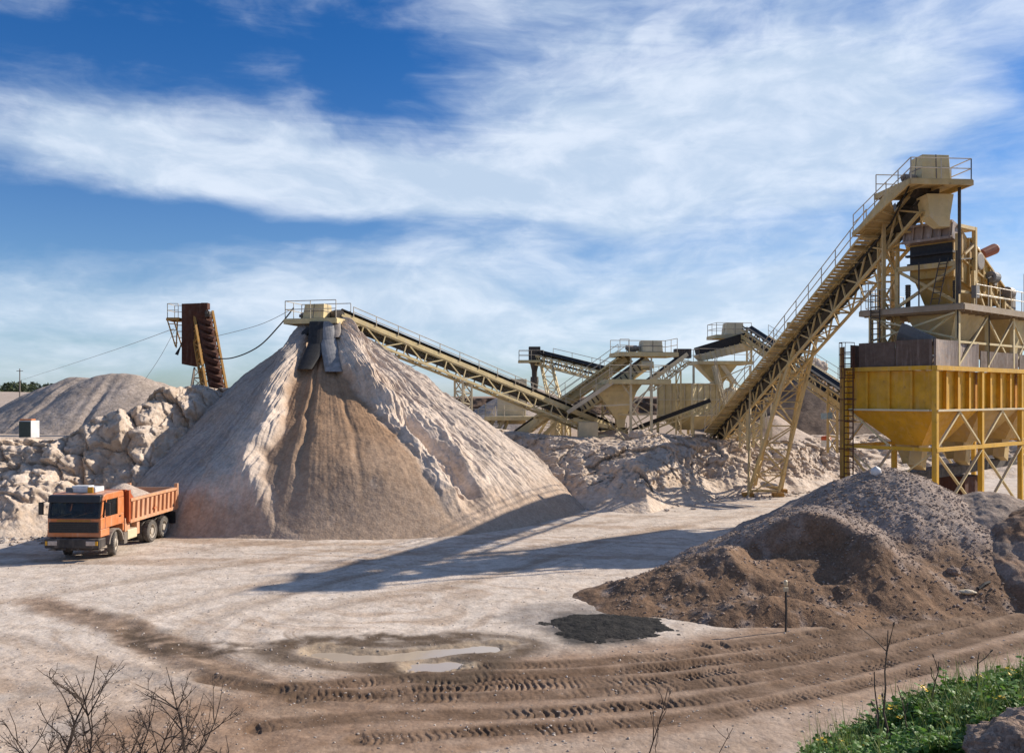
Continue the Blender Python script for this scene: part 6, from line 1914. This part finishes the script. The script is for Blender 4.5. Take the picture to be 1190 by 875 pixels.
def shrub():
    rs = np.random.RandomState(21)
    th = thing('bare_shrub', 'leafless dark shrub with thin arching twigs at bottom left', 'shrub', (-3.3, 7.0, gz(-3.3, 7.0)))

    def branch(mb, p, d, L, r, lev, Y):
        n = 7; pts = [p]; q = p.copy(); dd = d.copy()
        for i in range(n):
            dd = (dd + Vector((rs.normal() * .16, rs.normal() * .1, rs.normal() * .1 - .02 * lev))).normalized(); q = q + dd * L / n; pts.append(q.copy())
        mb.path(pts, [max(.0018, r * (1 - .8 * i / n)) for i in range(n + 1)], 5)
        if lev < 3:
            for j in range(8 if lev == 0 else 3):
                i = rs.randint(2, n - 1); nd = (dd * .6 + Vector((rs.uniform(-1, 1), rs.uniform(-.5, .5), rs.uniform(-.1, .8)))).normalized()
                branch(mb, pts[i], nd, L * rs.uniform(.22, .40), r * .5, lev + 1, Y)
    stems = [(45, 905, 150, 765, 7.0, .011), (75, 905, 195, 790, 7.2, .010), (100, 905, 100, 790, 6.8, .007), (140, 905, 185, 800, 7.0, .009), (190, 905, 232, 780, 7.3, .009), (200, 910, 300, 790, 7.0, .010), (230, 905, 290, 845, 6.8, .008), (60, 905, 50, 830, 6.9, .006), (170, 905, 270, 815, 7.1, .008), (20, 905, 90, 800, 7.1, .008), (120, 905, 160, 810, 7.0, .007), (150, 905, 215, 800, 7.0, .009), (30, 905, 130, 835, 6.9, .006), (90, 905, 175, 835, 7.1, .006), (215, 905, 262, 800, 7.2, .007), (165, 905, 140, 815, 7.0, .006)]
    for x0, y0, x1, y1, Y, r in stems:
        p, q = PT(x0, y0, Y), PT(x1, y1 + 12, Y); p.z = gz(p.x, p.y) - .04
        mb = MB(); branch(mb, p, (q - p).normalized(), (q - p).length, r * 1.3, 0, Y); mb.build('branch', M['twig'], th)


shrub()
# ================================================================== sky, sun, camera
SUN_AZ, SUN_EL = R(20.0), R(31.0)          # azimuth measured from +X toward +Y
w = bpy.data.worlds.new('World'); SC.world = w; w.use_nodes = True
nt = w.node_tree; nt.nodes.clear()


class WN(NT):
    def __init__(s, tree): s.t = tree


W_ = WN(nt)
out = W_.n('ShaderNodeOutputWorld'); bg = W_.n('ShaderNodeBackground'); bg.inputs['Strength'].default_value = 0.080
sky = W_.n('ShaderNodeTexSky', sky_type='NISHITA'); sky.sun_disc = False
sky.sun_elevation = SUN_EL; sky.sun_rotation = math.pi / 2 - SUN_AZ; sky.altitude = 600; sky.air_density = 1.0; sky.dust_density = 0.6; sky.ozone_density = 2.5
tc = W_.n('ShaderNodeTexCoord'); sx = W_.n('ShaderNodeSeparateXYZ'); W_.l(tc.outputs['Generated'], sx.inputs[0])
azn = W_.math('MULTIPLY', W_.math('ARCTAN2', sx.outputs[0], sx.outputs[1]), 57.2958)      # compass bearing from +Y, degrees
eln = W_.math('MULTIPLY', W_.math('ARCSINE', sx.outputs[2]), 57.2958)
cb = W_.n('ShaderNodeCombineXYZ'); W_.l(W_.math('MULTIPLY', azn, .035), cb.inputs[0]); W_.l(W_.math('MULTIPLY', eln, .085), cb.inputs[1]); cb.inputs[2].default_value = 3.7
warp = W_.n('ShaderNodeTexNoise'); W_.l(cb.outputs[0], warp.inputs['Vector']); warp.inputs['Scale'].default_value = 1.6; warp.inputs['Detail'].default_value = 4
vs = W_.n('ShaderNodeVectorMath', operation='SCALE'); W_.l(warp.outputs['Color'], vs.inputs[0]); vs.inputs['Scale'].default_value = 0.45
va = W_.n('ShaderNodeVectorMath', operation='ADD'); W_.l(cb.outputs[0], va.inputs[0]); W_.l(vs.outputs[0], va.inputs[1])
n1 = W_.noise(va.outputs[0], 1.7, 9, .56); n2 = W_.noise(va.outputs[0], 5.2, 7, .6)
cs = W_.n('ShaderNodeCombineXYZ'); W_.l(W_.math('MULTIPLY', azn, .03), cs.inputs[0]); W_.l(W_.math('MULTIPLY', eln, .30), cs.inputs[1]); cs.inputs[2].default_value = 8.1
n3 = W_.noise(cs.outputs[0], 1.6, 6, .6, .8)
dens = W_.math('ADD', W_.math('ADD', W_.math('MULTIPLY', n1, 1.0), W_.math('MULTIPLY', n2, .33)), W_.math('MULTIPLY', n3, .32))
wz = W_.n('ShaderNodeSeparateXYZ'); W_.l(warp.outputs['Color'], wz.inputs[0])
azw = W_.math('ADD', azn, W_.math('MULTIPLY', W_.math('SUBTRACT', wz.outputs[0], .5), 14))
elw = W_.math('ADD', eln, W_.math('MULTIPLY', W_.math('SUBTRACT', wz.outputs[1], .5), 6))
CLOUDS = [(10, 17.5, 14, 5.0, .36), (20, 16.0, 10, 4.5, .24), (5, 13.0, 9, 2.6, .22), (-22, 14.2, 14, 2.2, .42), (-8, 13.6, 9, 2.2, .30), (-22, 10.2, 13, 1.5, -.36),
          (-8, 20.5, 5.5, 3.2, -.42), (-22, 20.5, 9, 2.6, -.25), (0, 4.8, 60, 3.2, .33), (24, 21.5, 10, 4, .16), (4, 23.5, 7, 3, .12), (30, 17.5, 2.5, 2.5, -.2), (16, 10.0, 12, 1.6, -.10), (-26, 3.5, 8, 1.0, -.2), (26, 10, 6, 2, -.12), (-6, 9.0, 12, 1.6, .10)]
for a, e, sa, se, amp in CLOUDS:
    d1 = W_.math('DIVIDE', W_.math('SUBTRACT', azw, a), sa); d2 = W_.math('DIVIDE', W_.math('SUBTRACT', elw, e), se)
    rr = W_.math('ADD', W_.math('MULTIPLY', d1, d1), W_.math('MULTIPLY', d2, d2))
    dens = W_.math('ADD', dens, W_.math('MULTIPLY', W_.math('POWER', 2.71828, W_.math('MULTIPLY', rr, -1.0)), amp))
cl = W_.ramp(dens, .67, 1.22)
deep = W_.ramp(eln, 2.0, 24.0)
tint = W_.mix(deep, (.72, .90, 1.12), (.18, .60, 1.08))
blue = W_.mix(1.0, sky.outputs[0], tint, 'MULTIPLY')
ccol = W_.mix(W_.ramp(n2, .35, .7), (5.7, 6.9, 8.4), (8.0, 8.8, 9.9))
c = W_.mix(W_.math('MULTIPLY', cl, .86), blue, ccol)
W_.l(c, bg.inputs[0]); W_.l(bg.outputs[0], out.inputs[0])

sl = bpy.data.lights.new('sun', 'SUN'); sl.energy = 5.0; sl.angle = R(.53); sl.color = (1.0, .90, .77)
so = bpy.data.objects.new('sun', sl); COL.objects.link(so)
sd = Vector((math.cos(SUN_AZ) * math.cos(SUN_EL), math.sin(SUN_AZ) * math.cos(SUN_EL), math.sin(SUN_EL)))
so.rotation_euler = sd.to_track_quat('Z', 'Y').to_euler(); so.location = (0, 0, 60)

cam = bpy.data.cameras.new('camera'); co = bpy.data.objects.new('camera', cam); COL.objects.link(co); SC.camera = co
co.location = (0, 0, EYE); co.rotation_euler = (R(90), 0, 0)
cam.sensor_width = 36; cam.lens = 36 * FPX / 1190; cam.shift_y = (HY - 437.5) / 1190; cam.clip_end = 9000; cam.clip_start = .1
SC.view_settings.view_transform = 'Standard'; SC.view_settings.look = 'None'; SC.view_settings.exposure = 0.41; SC.view_settings.gamma = 1.0
SC.render.resolution_x = 1024; SC.render.resolution_y = 752
